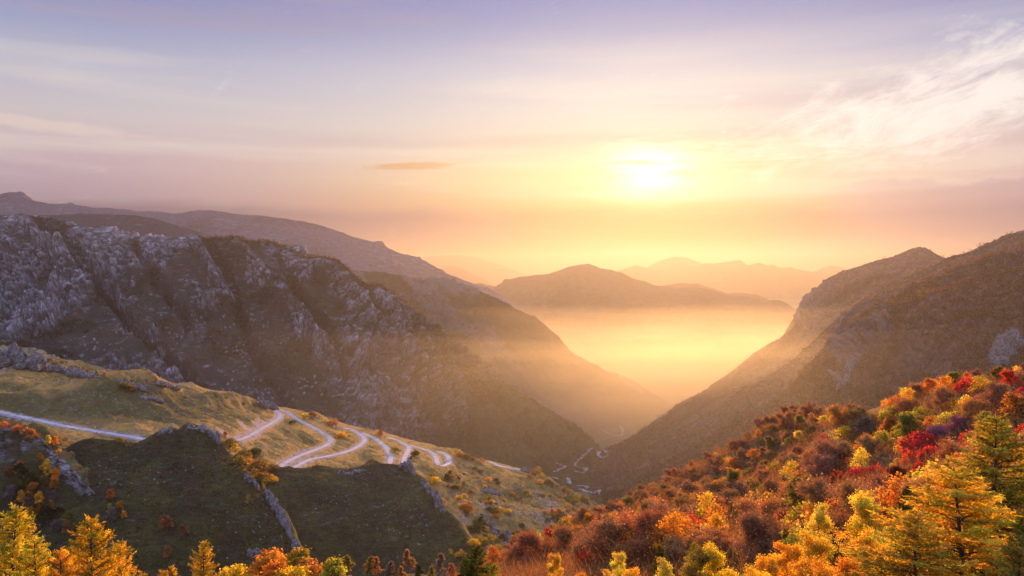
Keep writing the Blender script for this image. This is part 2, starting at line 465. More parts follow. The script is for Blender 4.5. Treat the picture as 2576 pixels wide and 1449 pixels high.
far_ridge('faint_ridge', [(900, 700, 31000), (1000, 665, 31000), (1050, 650, 31000), (1075, 645, 31000), (1095, 642, 31000), (1110, 643, 31000), (1130, 641, 31000), (1155, 640, 31000), (1180, 645, 31000), (1200, 647, 31000), (1222, 654, 31000), (1260, 668, 31000), (1350, 700, 31000), (1500, 760, 31000)],
          830, 29000, 'faint ridge beyond the end of the skyline ridge', 150, 1 / 1000.0, 300, 50)
far_ridge('small_far_hill', [(1020, 740, 22000), (1080, 690, 22000), (1115, 673, 22000), (1135, 668, 22000), (1155, 673, 22000), (1180, 686, 22000), (1210, 700, 22000), (1260, 730, 22000), (1330, 780, 22000)],
          850, 20000, 'small hazy hill peeping over the skyline ridge', 110, 1 / 800.0, 200, 50)
far_ridge('remote_peak', [(1980, 710, 24000), (2040, 690, 24000), (2075, 672, 24000), (2095, 669, 24000), (2115, 672, 24000), (2140, 680, 24000), (2200, 700, 24000), (2300, 730, 24000)],
          800, 22000, 'remote faint peak beside the wooded mountain shoulder', 140, 1 / 1000.0, 160, 40)

# ---- wooded mountain on the other side, three ribs one before the other
def wooded(name, rows, label, seed, n=760, m=320, amp=55, cliff_c=(), f=1 / 260.0, shear=0.7):
    L = Loft(rows, n, m, mb=20, smooth=30)
    P, g, h = displaced(L, amp, f, 12, 1 / 45.0, shear=shear, crest=0.10, seed=seed)
    x, y, z = P[..., 0], P[..., 1], P[..., 2]
    u_, v_ = project(P)
    # ribs running down and across, roughly parallel to the crest
    rb = ridged(L.T * 5.5 + seed + 0.25 * fbm(x / 300, y / 300, z / 300, 3), L.S * 2.2 + seed, x * 0, 3) - 0.4
    P = P + L.normals() * (rb * 85 * L.edge(0.02, 0.2) * (L.T > 0))[..., None]
    # tree-size lumps
    d1, d2, cv = worley(x / 9, y / 9, z / 9)
    lump = (0.55 - d1)
    P = P + L.normals() * (lump * 6.0)[..., None]
    cl = np.zeros(x.shape)
    for cu, cvv, ru, rv, s in cliff_c:
        r = ((u_ - cu) / ru) ** 2 + ((v_ - cvv) / rv) ** 2
        cl = np.maximum(cl, s * sstep(1.25, 0.3, r + 0.9 * fbm(x / 50 + seed, y / 50, z / 110, 4)))
    e1, e2, ev = worley(x / 26, y / 26, z / 75)
    P = P + L.normals() * (cl * ((ev - 0.5) * 46 - 16 * (1 - sstep(0, .3, e2 - e1))) * L.edge(0, 0.06))[..., None]
    t = fbm(x / 90 + seed, y / 90, z / 90, 5)
    veg = mix(np.array([0.200, 0.096, 0.076]), np.array([0.225, 0.112, 0.058]), sstep(-0.25, 0.3, t))
    veg = mix(veg, np.array([0.15, 0.110, 0.042]), sstep(0.0, 0.5, fbm(x / 40, y / 40 + seed, z / 40, 3) + 0.7 * (L.T - 0.55)))
    strip = fbm(L.T * 16 + seed + 0.8 * t, L.S * 3.0 + seed, x * 0, 4)  # lighter and darker growth bands, also painting in rib light and shade
    veg = mix(veg, np.array([0.17, 0.095, 0.045]), 0.8 * sstep(0.0, 0.4, strip))
    veg = mix(veg, np.array([0.055, 0.032, 0.034]), 0.8 * sstep(0.0, -0.4, strip))
    veg = veg * (0.7 + 0.6 * cv[..., None])
    col = mix(veg, ROCK * 0.42 * (0.6 + 0.7 * ev[..., None]), cl * (0.15 + 0.75 * sstep(-0.2, 0.2, fbm(x / 14, y / 14, z / 60, 4))))
    o = terrain(name, L, P, col, m_forest_mtn, label)
    return L, P, cl

WB, P_WB, cl_WB = wooded('wooded_shoulder', [
    [(1470, 1235, 2350), (1500, 1200, 2380), (1540, 1140, 2420), (1580, 1102, 2473), (1650, 1056, 2616), (1720, 1012, 2815), (1800, 966, 3074), (1860, 921, 3281), (1900, 886, 3408), (1960, 851, 3583), (1993, 828, 3664), (2008, 800, 3705), (2015, 786, 3723), (2030, 757, 3757), (2045, 735, 3788), (2062, 718, 3801),
     (2085, 703, 3814), (2120, 682, 3828), (2180, 664, 3854), (2230, 650, 3867), (2280, 634, 3880), (2296, 626, 3880), (2312, 622, 3880), (2330, 624, 3880), (2345, 632, 3880), (2372, 648, 3867), (2420, 670, 3828), (2600, 720, 3762), (2900, 800, 3696)],
    [(1470, 1240, 2300), (1540, 1170, 2340), (1700, 1080, 2579), (1900, 980, 3158), (2050, 880, 3432), (2200, 800, 3484), (2400, 780, 3484), (2900, 900, 3379)],
    [(1470, 1260, 2200), (1600, 1240, 2226), (1900, 1180, 2694), (2200, 1100, 2838), (2900, 1150, 2772)]],
    'wooded shoulder with a peak and a cliff above the glowing valley', 2.0, cliff_c=((2040, 790, 45, 75, 1.0), (2065, 735, 30, 40, 0.6)), amp=45)
WM, P_WM, cl_WM = wooded('wooded_rib', [
    [(1500, 1262, 2150), (1540, 1215, 2180), (1600, 1160, 2220), (1700, 1095, 2299), (1800, 1030, 2400), (1900, 965, 2515), (2000, 900, 2617), (2070, 835, 2680), (2110, 795, 2702), (2150, 765, 2717), (2180, 742, 2728), (2240, 712, 2739), (2300, 690, 2750), (2350, 665, 2750), (2380, 650, 2750), (2420, 638, 2750), (2450, 627, 2739), (2470, 617, 2739),
     (2500, 603, 2728), (2525, 592, 2728), (2550, 584, 2717), (2576, 578, 2717), (2640, 566, 2706), (2900, 520, 2684)],
    [(1500, 1275, 2100), (1700, 1150, 2138), (1900, 1050, 2282), (2050, 950, 2400), (2200, 850, 2442), (2400, 790, 2464), (2900, 760, 2464)],
    [(1500, 1300, 2000), (1700, 1260, 1966), (2000, 1200, 2055), (2300, 1100, 2068), (2900, 1100, 2068)]],
    'middle wooded rib with cliffs climbing to the edge of the picture', 14.0, cliff_c=((2140, 830, 50, 65, 0.9), (2200, 780, 60, 30, 0.4)), amp=45)
WF, P_WF, cl_WF = wooded('wooded_mountainside', [
    [(1530, 1290, 1900), (1600, 1245, 1930), (1680, 1190, 1960), (1800, 1110, 1991), (1900, 1045, 1998), (2000, 980, 1998), (2080, 910, 2002), (2120, 862, 2001), (2150, 820, 2003), (2180, 785, 1996), (2210, 762, 1991), (2260, 740, 1985), (2300, 720, 1983), (2360, 693, 1974), (2420, 672, 1964), (2470, 650, 1955), (2520, 636, 1945), (2576, 618, 1927), (2640, 600, 1908), (2900, 540, 1861)],
    [(1530, 1300, 1850), (1700, 1230, 1850), (1900, 1120, 1821), (2050, 1010, 1790), (2200, 900, 1747), (2400, 840, 1692), (2900, 760, 1598)],
    [(1530, 1310, 1800), (1700, 1290, 1680), (1900, 1230, 1575), (2200, 1130, 1397), (2400, 1080, 1316), (2900, 1000, 1222)],
    [(1530, 1330, 1750), (1900, 1330, 1378), (2200, 1300, 1180), (2900, 1250, 987)]],
    'broad purple-brown wooded mountainside with grey cliffs low on its face', 27.0, n=900, m=380,
    cliff_c=((2150, 890, 45, 80, 1.0), (2215, 850, 40, 70, 0.8), (2300, 880, 45, 60, 0.45), (2370, 930, 40, 40, 0.55), (2135, 975, 14, 40, 0.9)), amp=55)

# ---- valley floor: one ground sheet out to the horizon
gx = np.concatenate([np.linspace(-16000, -2600, 12), np.linspace(-2400, 3400, 300), np.linspace(3600, 16000, 12)])
gy = np.concatenate([np.linspace(-2500, 1000, 8), np.linspace(1100, 6500, 260), np.linspace(6700, 33000, 34)])
GX, GY = np.meshgrid(gx, gy)
def floor_z(X, Y):
    base = np.interp(Y, [0, 1500, 2100, 2500, 3200, 4900, 7200, 12000, 27000], [-560, -575, -600, -625, -690, -745, -770, -780, -780])
    return base + 8 * fbm(X / 200, Y / 200, X * 0 + 3, 4) * sstep(27000, 9000, Y)
GZ = np.maximum(floor_z(GX, GY), FLOOR + 4)
t = fbm(GX / 90, GY / 90, GX * 0 + 8, 4)
gcol = mix(np.array([0.13, 0.11, 0.04]), np.array([0.21, 0.16, 0.055]), sstep(-0.3, 0.3, t))
gcol = mix(gcol, BUSH * 1.5, 0.7 * sstep(0.05, 0.2, fbm(GX / 25, GY / 25, GX * 0 + 1, 3)))
gp = np.stack([GX, GY, GZ], -1)
o = put('ground', make_mesh('ground', gp, grid_faces(*GX.shape), gcol), m_grass)
tag(o, 'broad valley floor of dry grass and scrub', 'ground', kind='structure')
# ================================================================== HILLS ON THE NEAR LEFT
def zz1(x, y): return (0 + x * 0.4358, 817.7 + y * 0.4358)          # enlargement of the lower left quarter
def zz2(x, y): return (628.9 + x * 0.3925, 880.5 + y * 0.3925)      # hairpins
def zz3(x, y): return (1195 + x * 0.3490, 943.4 + y * 0.3490)       # valley road

MEADOW = Loft([
    [(-300, 830, 1134), (-100, 856, 1146), (0, 866, 1159), (60, 876, 1165), (100, 898, 1171), (180, 916, 1177), (280, 938, 1183), (350, 946, 1189), (420, 960, 1201), (480, 972, 1220), (560, 986, 1244), (620, 1001, 1268), (670, 1020, 1293), (720, 1027, 1313),
     (800, 1046, 1332), (870, 1071, 1340), (950, 1086, 1345), (1000, 1101, 1345), (1060, 1116, 1343), (1120, 1131, 1340), (1200, 1151, 1332), (1250, 1166, 1332), (1320, 1186, 1321), (1370, 1206, 1310), (1420, 1230, 1299), (1470, 1256, 1287), (1500, 1276, 1276), (1530, 1302, 1254), (1580, 1345, 1220), (1640, 1400, 1175)],
    [(-300, 945, 963), (0, 960, 974), (180, 985, 991), (300, 1000, 1008), (420, 1010, 1030), (560, 1040, 1075), (700, 1090, 1108), (850, 1130, 1131), (1000, 1150, 1164), (1120, 1185, 1162), (1250, 1230, 1155), (1370, 1275, 1139), (1470, 1320, 1118), (1580, 1385, 1081), (1640, 1430, 1060)],
    [(-300, 1090, 790), (0, 1110, 800), (180, 1110, 810), (300, 1110, 820), (420, 1105, 830), (560, 1140, 870), (700, 1195, 900), (850, 1205, 945), (1000, 1205, 1000), (1080, 1260, 980), (1180, 1350, 930), (1300, 1400, 945), (1450, 1410, 980), (1580, 1440, 990), (1640, 1460, 985)],
    [(-300, 1250, 740), (0, 1260, 745), (300, 1270, 750), (560, 1290, 790), (850, 1320, 860), (1000, 1380, 880), (1180, 1480, 880), (1300, 1500, 890), (1450, 1500, 920), (1640, 1510, 940)],
], 1150, 470, smooth=70, mb=30, backs=((30, -6), (130, -75), (420, -330)))

ROADS_PX = [
    [zz1(-90, 480)] + [zz1(*p) for p in ((-10, 500), (60, 515), (150, 535), (250, 555), (350, 578), (450, 595), (550, 612), (650, 628), (740, 642), (815, 655), (880, 668))],
    [zz2(-90, 580)] + [zz2(*p) for p in ((-40, 566), (0, 548), (60, 512), (120, 478), (168, 450), (190, 428), (186, 408), (165, 396), (160, 387), (190, 383), (225, 392), (260, 415), (320, 455), (400, 495), (460, 530), (502, 558), (514, 580), (500, 602), (440, 632), (360, 660), (290, 690), (240, 715), (205, 738), (170, 762))],
    [zz2(*p) for p in ((250, 770), (285, 752), (340, 722), (400, 697), (500, 680), (590, 660), (660, 635), (712, 605), (732, 580), (720, 555), (690, 532), (645, 510), (600, 500))],
    [zz2(*p) for p in ((715, 530), (750, 545), (790, 562), (830, 590), (870, 625), (892, 665), (902, 700), (885, 738), (870, 765))],
    [zz2(*p) for p in ((880, 560), (920, 572), (970, 594), (1008, 615), (1016, 635), (1002, 665), (988, 700), (985, 730), (985, 755))],
    [zz2(*p) for p in ((1020, 608), (1060, 620), (1110, 636), (1152, 652), (1184, 676), (1196, 708), (1208, 733), (1235, 741), (1262, 733), (1276, 713), (1268, 686), (1240, 662), (1205, 648))],
    [zz2(*p) for p in ((1535, 715), (1590, 738), (1650, 753), (1705, 764), (1750, 770))],
]


def resample(p, step):
    p = np.asarray(p, float)
    # Catmull-Rom for soft bends
    q = np.concatenate([[2 * p[0] - p[1]], p, [2 * p[-1] - p[-2]]])
    out = []
    for i in range(1, len(q) - 2):
        t = np.linspace(0, 1, 12, endpoint=False)[:, None]
        a, b, c, d = q[i - 1], q[i], q[i + 1], q[i + 2]
        out.append(0.5 * (2 * b + (c - a) * t + (2 * a - 5 * b + 4 * c - d) * t ** 2 + (3 * b - a - 3 * c + d) * t ** 3))
    out.append(q[-2][None]); out = np.concatenate(out)
    s = np.concatenate([[0], np.cumsum(np.linalg.norm(np.diff(out, axis=0), axis=1))])
    n = max(3, int(s[-1] / step))
    return np.stack([np.interp(np.linspace(0, s[-1], n), s, out[:, i]) for i in range(out.shape[1])], -1)


def road_line(L, px, step=2.0):
    pts = resample(np.array([L.at(u, v) for u, v in resample(np.array(px), 6.0)]), step)
    z = np.pad(pts[:, 2], (12, 12), mode='edge')
    w = np.hanning(27)[1:-1]; w /= w.sum()
    pts[:, 2] = np.convolve(z, w, mode='valid')[:len(pts)] if len(z) >= 25 else pts[:, 2]
    return pts


def road_mesh(pts, width, lift=0.12):
    t = np.gradient(pts[:, :2], axis=0); t /= np.linalg.norm(t, axis=1)[:, None] + 1e-9
    nrm = np.stack([-t[:, 1], t[:, 0]], -1)
    cols = []
    for o, dz in ((-0.5, -0.6), (-0.5, lift), (-0.25, lift + .03), (0, lift + .05), (0.25, lift + .03), (0.5, lift), (0.5, -0.6)):
        c = pts.copy(); c[:, :2] += nrm * width * o; c[:, 2] += dz; cols.append(c)
    V = np.stack(cols, 1)
    return V, grid_faces(*V.shape[:2])


def cut_roads(P, lines, half, fill=0.75, cut=0.95):
    """level a bench for each road and leave bare cut and fill banks; returns the bank mask"""
    shp = P.shape[:2]; Q = P.reshape(-1, 3); bank = np.zeros(len(Q))
    A = np.concatenate(lines)
    cell = {}
    lo = A.min(0)[:2] - 60; hi = A.max(0)[:2] + 60
    sel = np.where((Q[:, 0] > lo[0]) & (Q[:, 0] < hi[0]) & (Q[:, 1] > lo[1]) & (Q[:, 1] < hi[1]))[0]
    for ch in np.array_split(sel, max(1, len(sel) // 6000)):
        q = Q[ch]
        near = A[(A[:, 0] > q[:, 0].min() - 45) & (A[:, 0] < q[:, 0].max() + 45) & (A[:, 1] > q[:, 1].min() - 45) & (A[:, 1] < q[:, 1].max() + 45)]
        if not len(near): continue
        d = np.hypot(q[:, None, 0] - near[None, :, 0], q[:, None, 1] - near[None, :, 1])
        j = d.argmin(1); dm = d[np.arange(len(q)), j]; rz = near[j, 2]
        o = np.maximum(dm - half, 0); far = sstep(46, 30, dm)
        up = rz + o * cut; dn = rz - o * fill
        nz = np.clip(q[:, 2], dn, up)
        nz = np.where(dm < half + 0.5, rz - 0.25, nz)
        nz = q[:, 2] + (nz - q[:, 2]) * far
        bank[ch] = np.maximum(sstep(0.35, 1.6, np.abs(nz - q[:, 2])), sstep(half + 3.5, half + 1.0, dm)) * sstep(40, 26, dm)
        Q[ch, 2] = nz
    return bank.reshape(shp)


def road_material():
    m, nt = newmat('pale concrete road')
    out = nd(nt, 'ShaderNodeOutputMaterial'); b = nd(nt, 'ShaderNodeBsdfPrincipled', i_Roughness=0.7)
    tc = nd(nt, 'ShaderNodeTexCoord')
    n1 = nd(nt, 'ShaderNodeTexNoise', i_Scale=0.12, i_Detail=5); n2 = nd(nt, 'ShaderNodeTexNoise', i_Scale=1.5, i_Detail=3)
    for n in (n1, n2): nt.links.new(tc.outputs['Object'], n.inputs['Vector'])
    c = ramp(nt, n1.outputs[0], [(0.3, (0.30, 0.265, 0.24)), (0.5, (0.43, 0.385, 0.355)), (0.7, (0.53, 0.48, 0.445))])
    c = mixc(nt, mth(nt, 'MULTIPLY', n2.outputs[0], 0.35), c, (0.45, 0.41, 0.40))
    nt.links.new(c, b.inputs['Base Color']); nt.links.new(b.outputs[0], out.inputs[0])
    return m

m_road = road_material()
m_hill = ground_material('autumn hill grass', 0.30, 0.5, 1.0, 0.6)
m_face = ground_material('streaky shaded grass', 0.10, 0.85, 1.0, 0.9, aniso=(1, 1, 7), detail=9)


def grass_colour(x, y, z, sun_side=0.5):
    t = fbm(x / 45, y / 45, z / 45 + 3, 5)
    c = mix(OLIVE, GRASS_DRY * 0.85, sstep(-0.35, 0.35, t + sun_side - 0.5))
    c = mix(c, GRASS_DARK, 0.5 * sstep(0.0, 0.4, fbm(x / 18 + 7, y / 18, z / 18, 4)))
    return c


def terraces(x, y, z):
    """broken, wandering, level streaks worn by grazing animals, 0..1"""
    f = np.abs(fbm(x / 26 + 3, y / 26, z / 1.7 + 0.6 * fbm(x / 40, y / 40, z / 40, 2), 2))
    g = sstep(-0.05, 0.35, fbm(x / 9 + 50, y / 9, z / 3, 4))
    return sstep(0.10, 0.0, f) * g


P = MEADOW.P.copy(); N = MEADOW.normals()
x, y, z = P[..., 0], P[..., 1], P[..., 2]
mu, mv = project(MEADOW.P)
w = 0.25 + 0.75 * MEADOW.edge(0, 0.08)
und = 12.0 * fbm(x / 120, y / 80, z * 0, 3) + 9 * ridged(x / 70 + 3 + y / 200, y / 60, z * 0 + 2, 4) - 4
right = sstep(1000, 1250, mu)
rdist = np.full(mu.shape, 1e9)
for px in ROADS_PX:
    m_ = np.maximum(np.abs(mv - 1100), 0) < 260
    rdist = np.minimum(rdist, seg_dist(mu, mv - 4, px))
calm = 0.12 + 0.88 * sstep(6, 34, rdist)
knob = 30 * np.exp(-((mv - (992 + 0.04 * (mu - 280))) / 24) ** 2) * np.exp(-((mu - 300) / 120) ** 4)
knob = knob + 9 * np.exp(-((mv - 1012) / 12) ** 2 - ((mu - 545) / 70) ** 2) + 10 * np.exp(-((mv - 1000) / 14) ** 2 - ((mu - 60) / 60) ** 2)
und = und + right * (16 * (ridged(x / 95 + 0.5 * y / 95, y / 130, z * 0 + 9, 4) - 0.45))
und = und * calm + knob * (MEADOW.T > 0)
P = P + N * ((und + 1.2 * fbm(x / 9, y / 9, z * 0, 3)) * w)[..., None]
lines = [road_line(MEADOW, px) for px in ROADS_PX]
bank = cut_roads(P, lines, 4.6)
x, y, z = P[..., 0], P[..., 1], P[..., 2]
col = grass_colour(x, y, z, 0.72)
tr = terraces(x, y, z)
shade_zone = sstep(990, 1010, mv) * (1 - sstep(430, 700, mu)) * sstep(1085, 1040, mv + 0.0 * mu)  # slope's shade put into the grass colour, darkened over this zone
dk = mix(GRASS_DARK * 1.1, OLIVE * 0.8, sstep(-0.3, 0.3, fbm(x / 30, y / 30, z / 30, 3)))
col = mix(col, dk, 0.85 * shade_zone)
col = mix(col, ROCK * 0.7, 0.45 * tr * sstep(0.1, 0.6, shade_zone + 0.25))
d1, d2, cv = worley(x / 5, y / 5, z / 5)
rk = sstep(0.10, 0.32, fbm(x / 70 + 2, y / 70, z / 70, 4) - 0.16 + 0.42 * sstep(1150, 1420, mv) * right + 0.9 * np.exp(-((mu - 40) / 90) ** 2 - ((mv - 905) / 26) ** 2))
stone = (cv > 0.80) * sstep(0.42, 0.30, d1) * (0.25 + rk)
stone = np.clip(stone, 0, 1)
P = P + grid_normals(P) * ((stone * 1.6 + rk * (cv - 0.4) * 3.0) * (1 - bank))[..., None]
col = mix(col, ROCK * 0.85, np.clip(np.maximum(stone, 0.55 * rk * sstep(0.05, 0.25, d2 - d1)), 0, 1))
col = mix(col, BUSH * 1.5, right * 0.6 * sstep(0.08, 0.28, fbm(x / 26 + 20, y / 26, z / 26, 4)) * (1 - rk))
ec = mix(EARTH, ROCK * 0.9, sstep(-0.3, 0.4, fbm(x / 12, y / 12, z / 5, 4)))
ec = mix(ec, BUSH * 1.5, 0.5 * sstep(0.1, 0.4, fbm(x / 14 + 5, y / 14, z / 14, 3)))
col = mix(col, ec, bank)
P_MEADOW = P
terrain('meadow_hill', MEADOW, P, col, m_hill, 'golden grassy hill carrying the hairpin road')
lab = ['pale concrete road slanting along the shaded grassy hill', 'hairpin road looping over the top of the grassy hill', 'second hairpin bend of the hill road', 'stretch of hill road curving down to the dark spur', 'short stretch of hill road above the rocky crest', 'U-shaped hairpin bend lowest on the grassy hill', 'last stretch of hill road on the golden slope']
for ln, lb in zip(lines, lab):
    V, f = road_mesh(ln, 7.4)
    tag(put('road', make_mesh('road', V, f, smooth=False), m_road), lb, 'road', kind='structure')


def dark_face(name, rows, seed, label, n=620, m=320, backs=((2.5, -0.5), (7, -8), (24, -46), (120, -170)), rocky=0.0, smooth=40, gold=0.0):
    L = Loft(rows, n, m, mb=40, smooth=smooth, backs=backs, perp=61)
    P = L.P.copy(); N = L.normals()
    x, y, z = P[..., 0], P[..., 1], P[..., 2]
    w = 0.15 + 0.85 * L.edge(0, 0.10)
    P = P + N * ((7 * fbm(x / 70 + seed, y / 70, z / 70, 3) + 10 * (ridged(x / 60 + seed, y / 300, z / 300, 3) - 0.4) + 0.9 * fbm(x / 7, y / 7, z / 7, 3)) * w)[..., None]
    tr = terraces(x, y, z)
    P = P + N * (-0.5 * tr * w)[..., None]
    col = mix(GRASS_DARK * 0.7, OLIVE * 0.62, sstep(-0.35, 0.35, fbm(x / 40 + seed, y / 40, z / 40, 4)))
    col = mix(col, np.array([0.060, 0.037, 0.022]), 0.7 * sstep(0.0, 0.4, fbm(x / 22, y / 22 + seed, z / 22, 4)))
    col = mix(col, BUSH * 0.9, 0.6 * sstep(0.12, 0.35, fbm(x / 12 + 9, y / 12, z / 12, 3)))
    st = sstep(0.05, 0.35, fbm(x / 60 + seed * 3, y / 60, z / 60, 3) + 0.1)
    col = mix(col, ROCK * 0.5, 0.75 * tr * (0.25 + 0.75 * st))
    d1, d2, cv = worley(x / 1.9, y / 1.9, z / 1.9)
    stone = (cv > 0.955) * sstep(0.46, 0.30, d1) * (0.15 + st)
    col = mix(col, ROCK * 0.75, np.clip(stone, 0, 1))
    if rocky:
        c1, c2, c3 = worley(x / 5 + fbm(x / 3, y / 3, z / 3, 3), y / 5, z / 3)
        r = sstep(0.0, 0.3, fbm(x / 25 + seed, y / 25, z / 18, 4) + rocky - 0.35) * sstep(0.55, 0.2, L.T)
        P = P + N * (r * (c3 - 0.4) * 4.0 * w)[..., None]
        col = mix(col, ROCK * 0.8, r * sstep(-0.25, 0.25, fbm(x / 4, y / 4, z / 2.5, 4) + 0.15))
        col = mix(col, RUSSET * 1.4, 0.6 * sstep(0.05, 0.3, fbm(x / 8 + 4, y / 8, z / 8, 4)) * sstep(0.5, 0.0, L.T))
    # the crest and the far side catch dry grass
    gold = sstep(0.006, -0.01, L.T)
    up_ = sstep(660, 600, project(P)[0]) if seed == 1.0 else 1.0  # right of this the spur flank's colour is darkened to look shaded
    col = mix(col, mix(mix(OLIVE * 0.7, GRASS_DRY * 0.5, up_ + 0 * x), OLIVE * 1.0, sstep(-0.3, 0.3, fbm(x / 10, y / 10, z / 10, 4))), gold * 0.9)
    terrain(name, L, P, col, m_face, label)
    return L, P

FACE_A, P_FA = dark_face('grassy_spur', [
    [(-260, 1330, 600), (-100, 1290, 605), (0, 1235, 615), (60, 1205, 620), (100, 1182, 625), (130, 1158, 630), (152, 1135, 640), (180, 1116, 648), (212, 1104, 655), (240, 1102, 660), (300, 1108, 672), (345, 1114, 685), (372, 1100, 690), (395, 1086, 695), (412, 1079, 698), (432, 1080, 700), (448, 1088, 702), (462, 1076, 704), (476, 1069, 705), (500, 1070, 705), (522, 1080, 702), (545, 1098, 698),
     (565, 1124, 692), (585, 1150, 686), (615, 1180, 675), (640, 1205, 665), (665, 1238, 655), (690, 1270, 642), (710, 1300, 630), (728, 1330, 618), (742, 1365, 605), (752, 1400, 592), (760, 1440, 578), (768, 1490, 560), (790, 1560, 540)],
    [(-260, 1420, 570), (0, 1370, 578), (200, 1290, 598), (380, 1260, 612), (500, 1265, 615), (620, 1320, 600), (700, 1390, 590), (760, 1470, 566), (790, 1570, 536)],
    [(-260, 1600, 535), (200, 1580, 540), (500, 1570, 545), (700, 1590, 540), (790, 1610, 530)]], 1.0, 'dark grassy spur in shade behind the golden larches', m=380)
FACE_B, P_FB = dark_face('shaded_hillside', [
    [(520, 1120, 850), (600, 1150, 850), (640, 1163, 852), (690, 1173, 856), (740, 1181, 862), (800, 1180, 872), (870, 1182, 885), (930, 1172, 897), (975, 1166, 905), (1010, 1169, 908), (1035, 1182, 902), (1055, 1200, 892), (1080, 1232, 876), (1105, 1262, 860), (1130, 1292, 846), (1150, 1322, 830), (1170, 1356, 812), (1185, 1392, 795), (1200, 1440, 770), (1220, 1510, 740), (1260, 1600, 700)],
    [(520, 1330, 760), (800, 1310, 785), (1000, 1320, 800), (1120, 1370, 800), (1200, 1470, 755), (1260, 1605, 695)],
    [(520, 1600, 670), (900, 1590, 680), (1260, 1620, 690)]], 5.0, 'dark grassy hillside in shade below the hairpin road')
KNOLL, P_KN = dark_face('rocky_knoll', [
    [(-250, 1040, 640), (-100, 1062, 640), (0, 1070, 640), (30, 1073, 640), (55, 1085, 640), (80, 1088, 638), (98, 1100, 636), (112, 1114, 634), (125, 1128, 632), (150, 1150, 628), (190, 1190, 620), (240, 1240, 610)],
    [(-250, 1300, 585), (0, 1290, 590), (130, 1270, 598), (240, 1300, 596)]], 9.0, 'rocky knoll with reddish scrub below the slanting road', n=260, m=160, rocky=0.55, backs=((10, -3), (40, -25), (120, -90)), smooth=10)
# ================================================================== PLANT PROTOTYPES
def leaf_material(name, transl=0.45, sat=1.0):
    m, nt = newmat(name)
    out = nd(nt, 'ShaderNodeOutputMaterial')
    oi = nd(nt, 'ShaderNodeObjectInfo'); at = nd(nt, 'ShaderNodeAttribute', attribute_name='albedo')
    c = mixc(nt, 1.0, oi.outputs['Color'], at.outputs['Color'], 'MULTIPLY')
    d = nd(nt, 'ShaderNodeBsdfDiffuse'); t = nd(nt, 'ShaderNodeBsdfTranslucent')
    nt.links.new(c, d.inputs[0])
    g = mixc(nt, 1.0, c, (1.25, 1.05, 0.7), 'MULTIPLY'); nt.links.new(g, t.inputs[0])
    mx = nd(nt, 'ShaderNodeMixShader', i_0=transl)
    nt.links.new(d.outputs[0], mx.inputs[1]); nt.links.new(t.outputs[0], mx.inputs[2]); nt.links.new(mx.outputs[0], out.inputs[0])
    return m


def bark_material(name):
    m, nt = newmat(name)
    out = nd(nt, 'ShaderNodeOutputMaterial'); b = nd(nt, 'ShaderNodeBsdfPrincipled', i_Roughness=0.9)
    oi = nd(nt, 'ShaderNodeObjectInfo'); tc = nd(nt, 'ShaderNodeTexCoord')
    n = nd(nt, 'ShaderNodeTexNoise', i_Scale=6.0, i_Detail=4); nt.links.new(tc.outputs['Object'], n.inputs['Vector'])
    c = mixc(nt, n.outputs[0], oi.outputs['Color'], (0.03, 0.022, 0.018))
    nt.links.new(c, b.inputs['Base Color']); nt.links.new(b.outputs[0], out.inputs[0])
    return m


m_leaf = leaf_material('autumn leaves', 0.64); m_needle = leaf_material('larch needles', 0.58); m_twig = leaf_material('fine twigs', 0.40); m_bark = bark_material('bark')


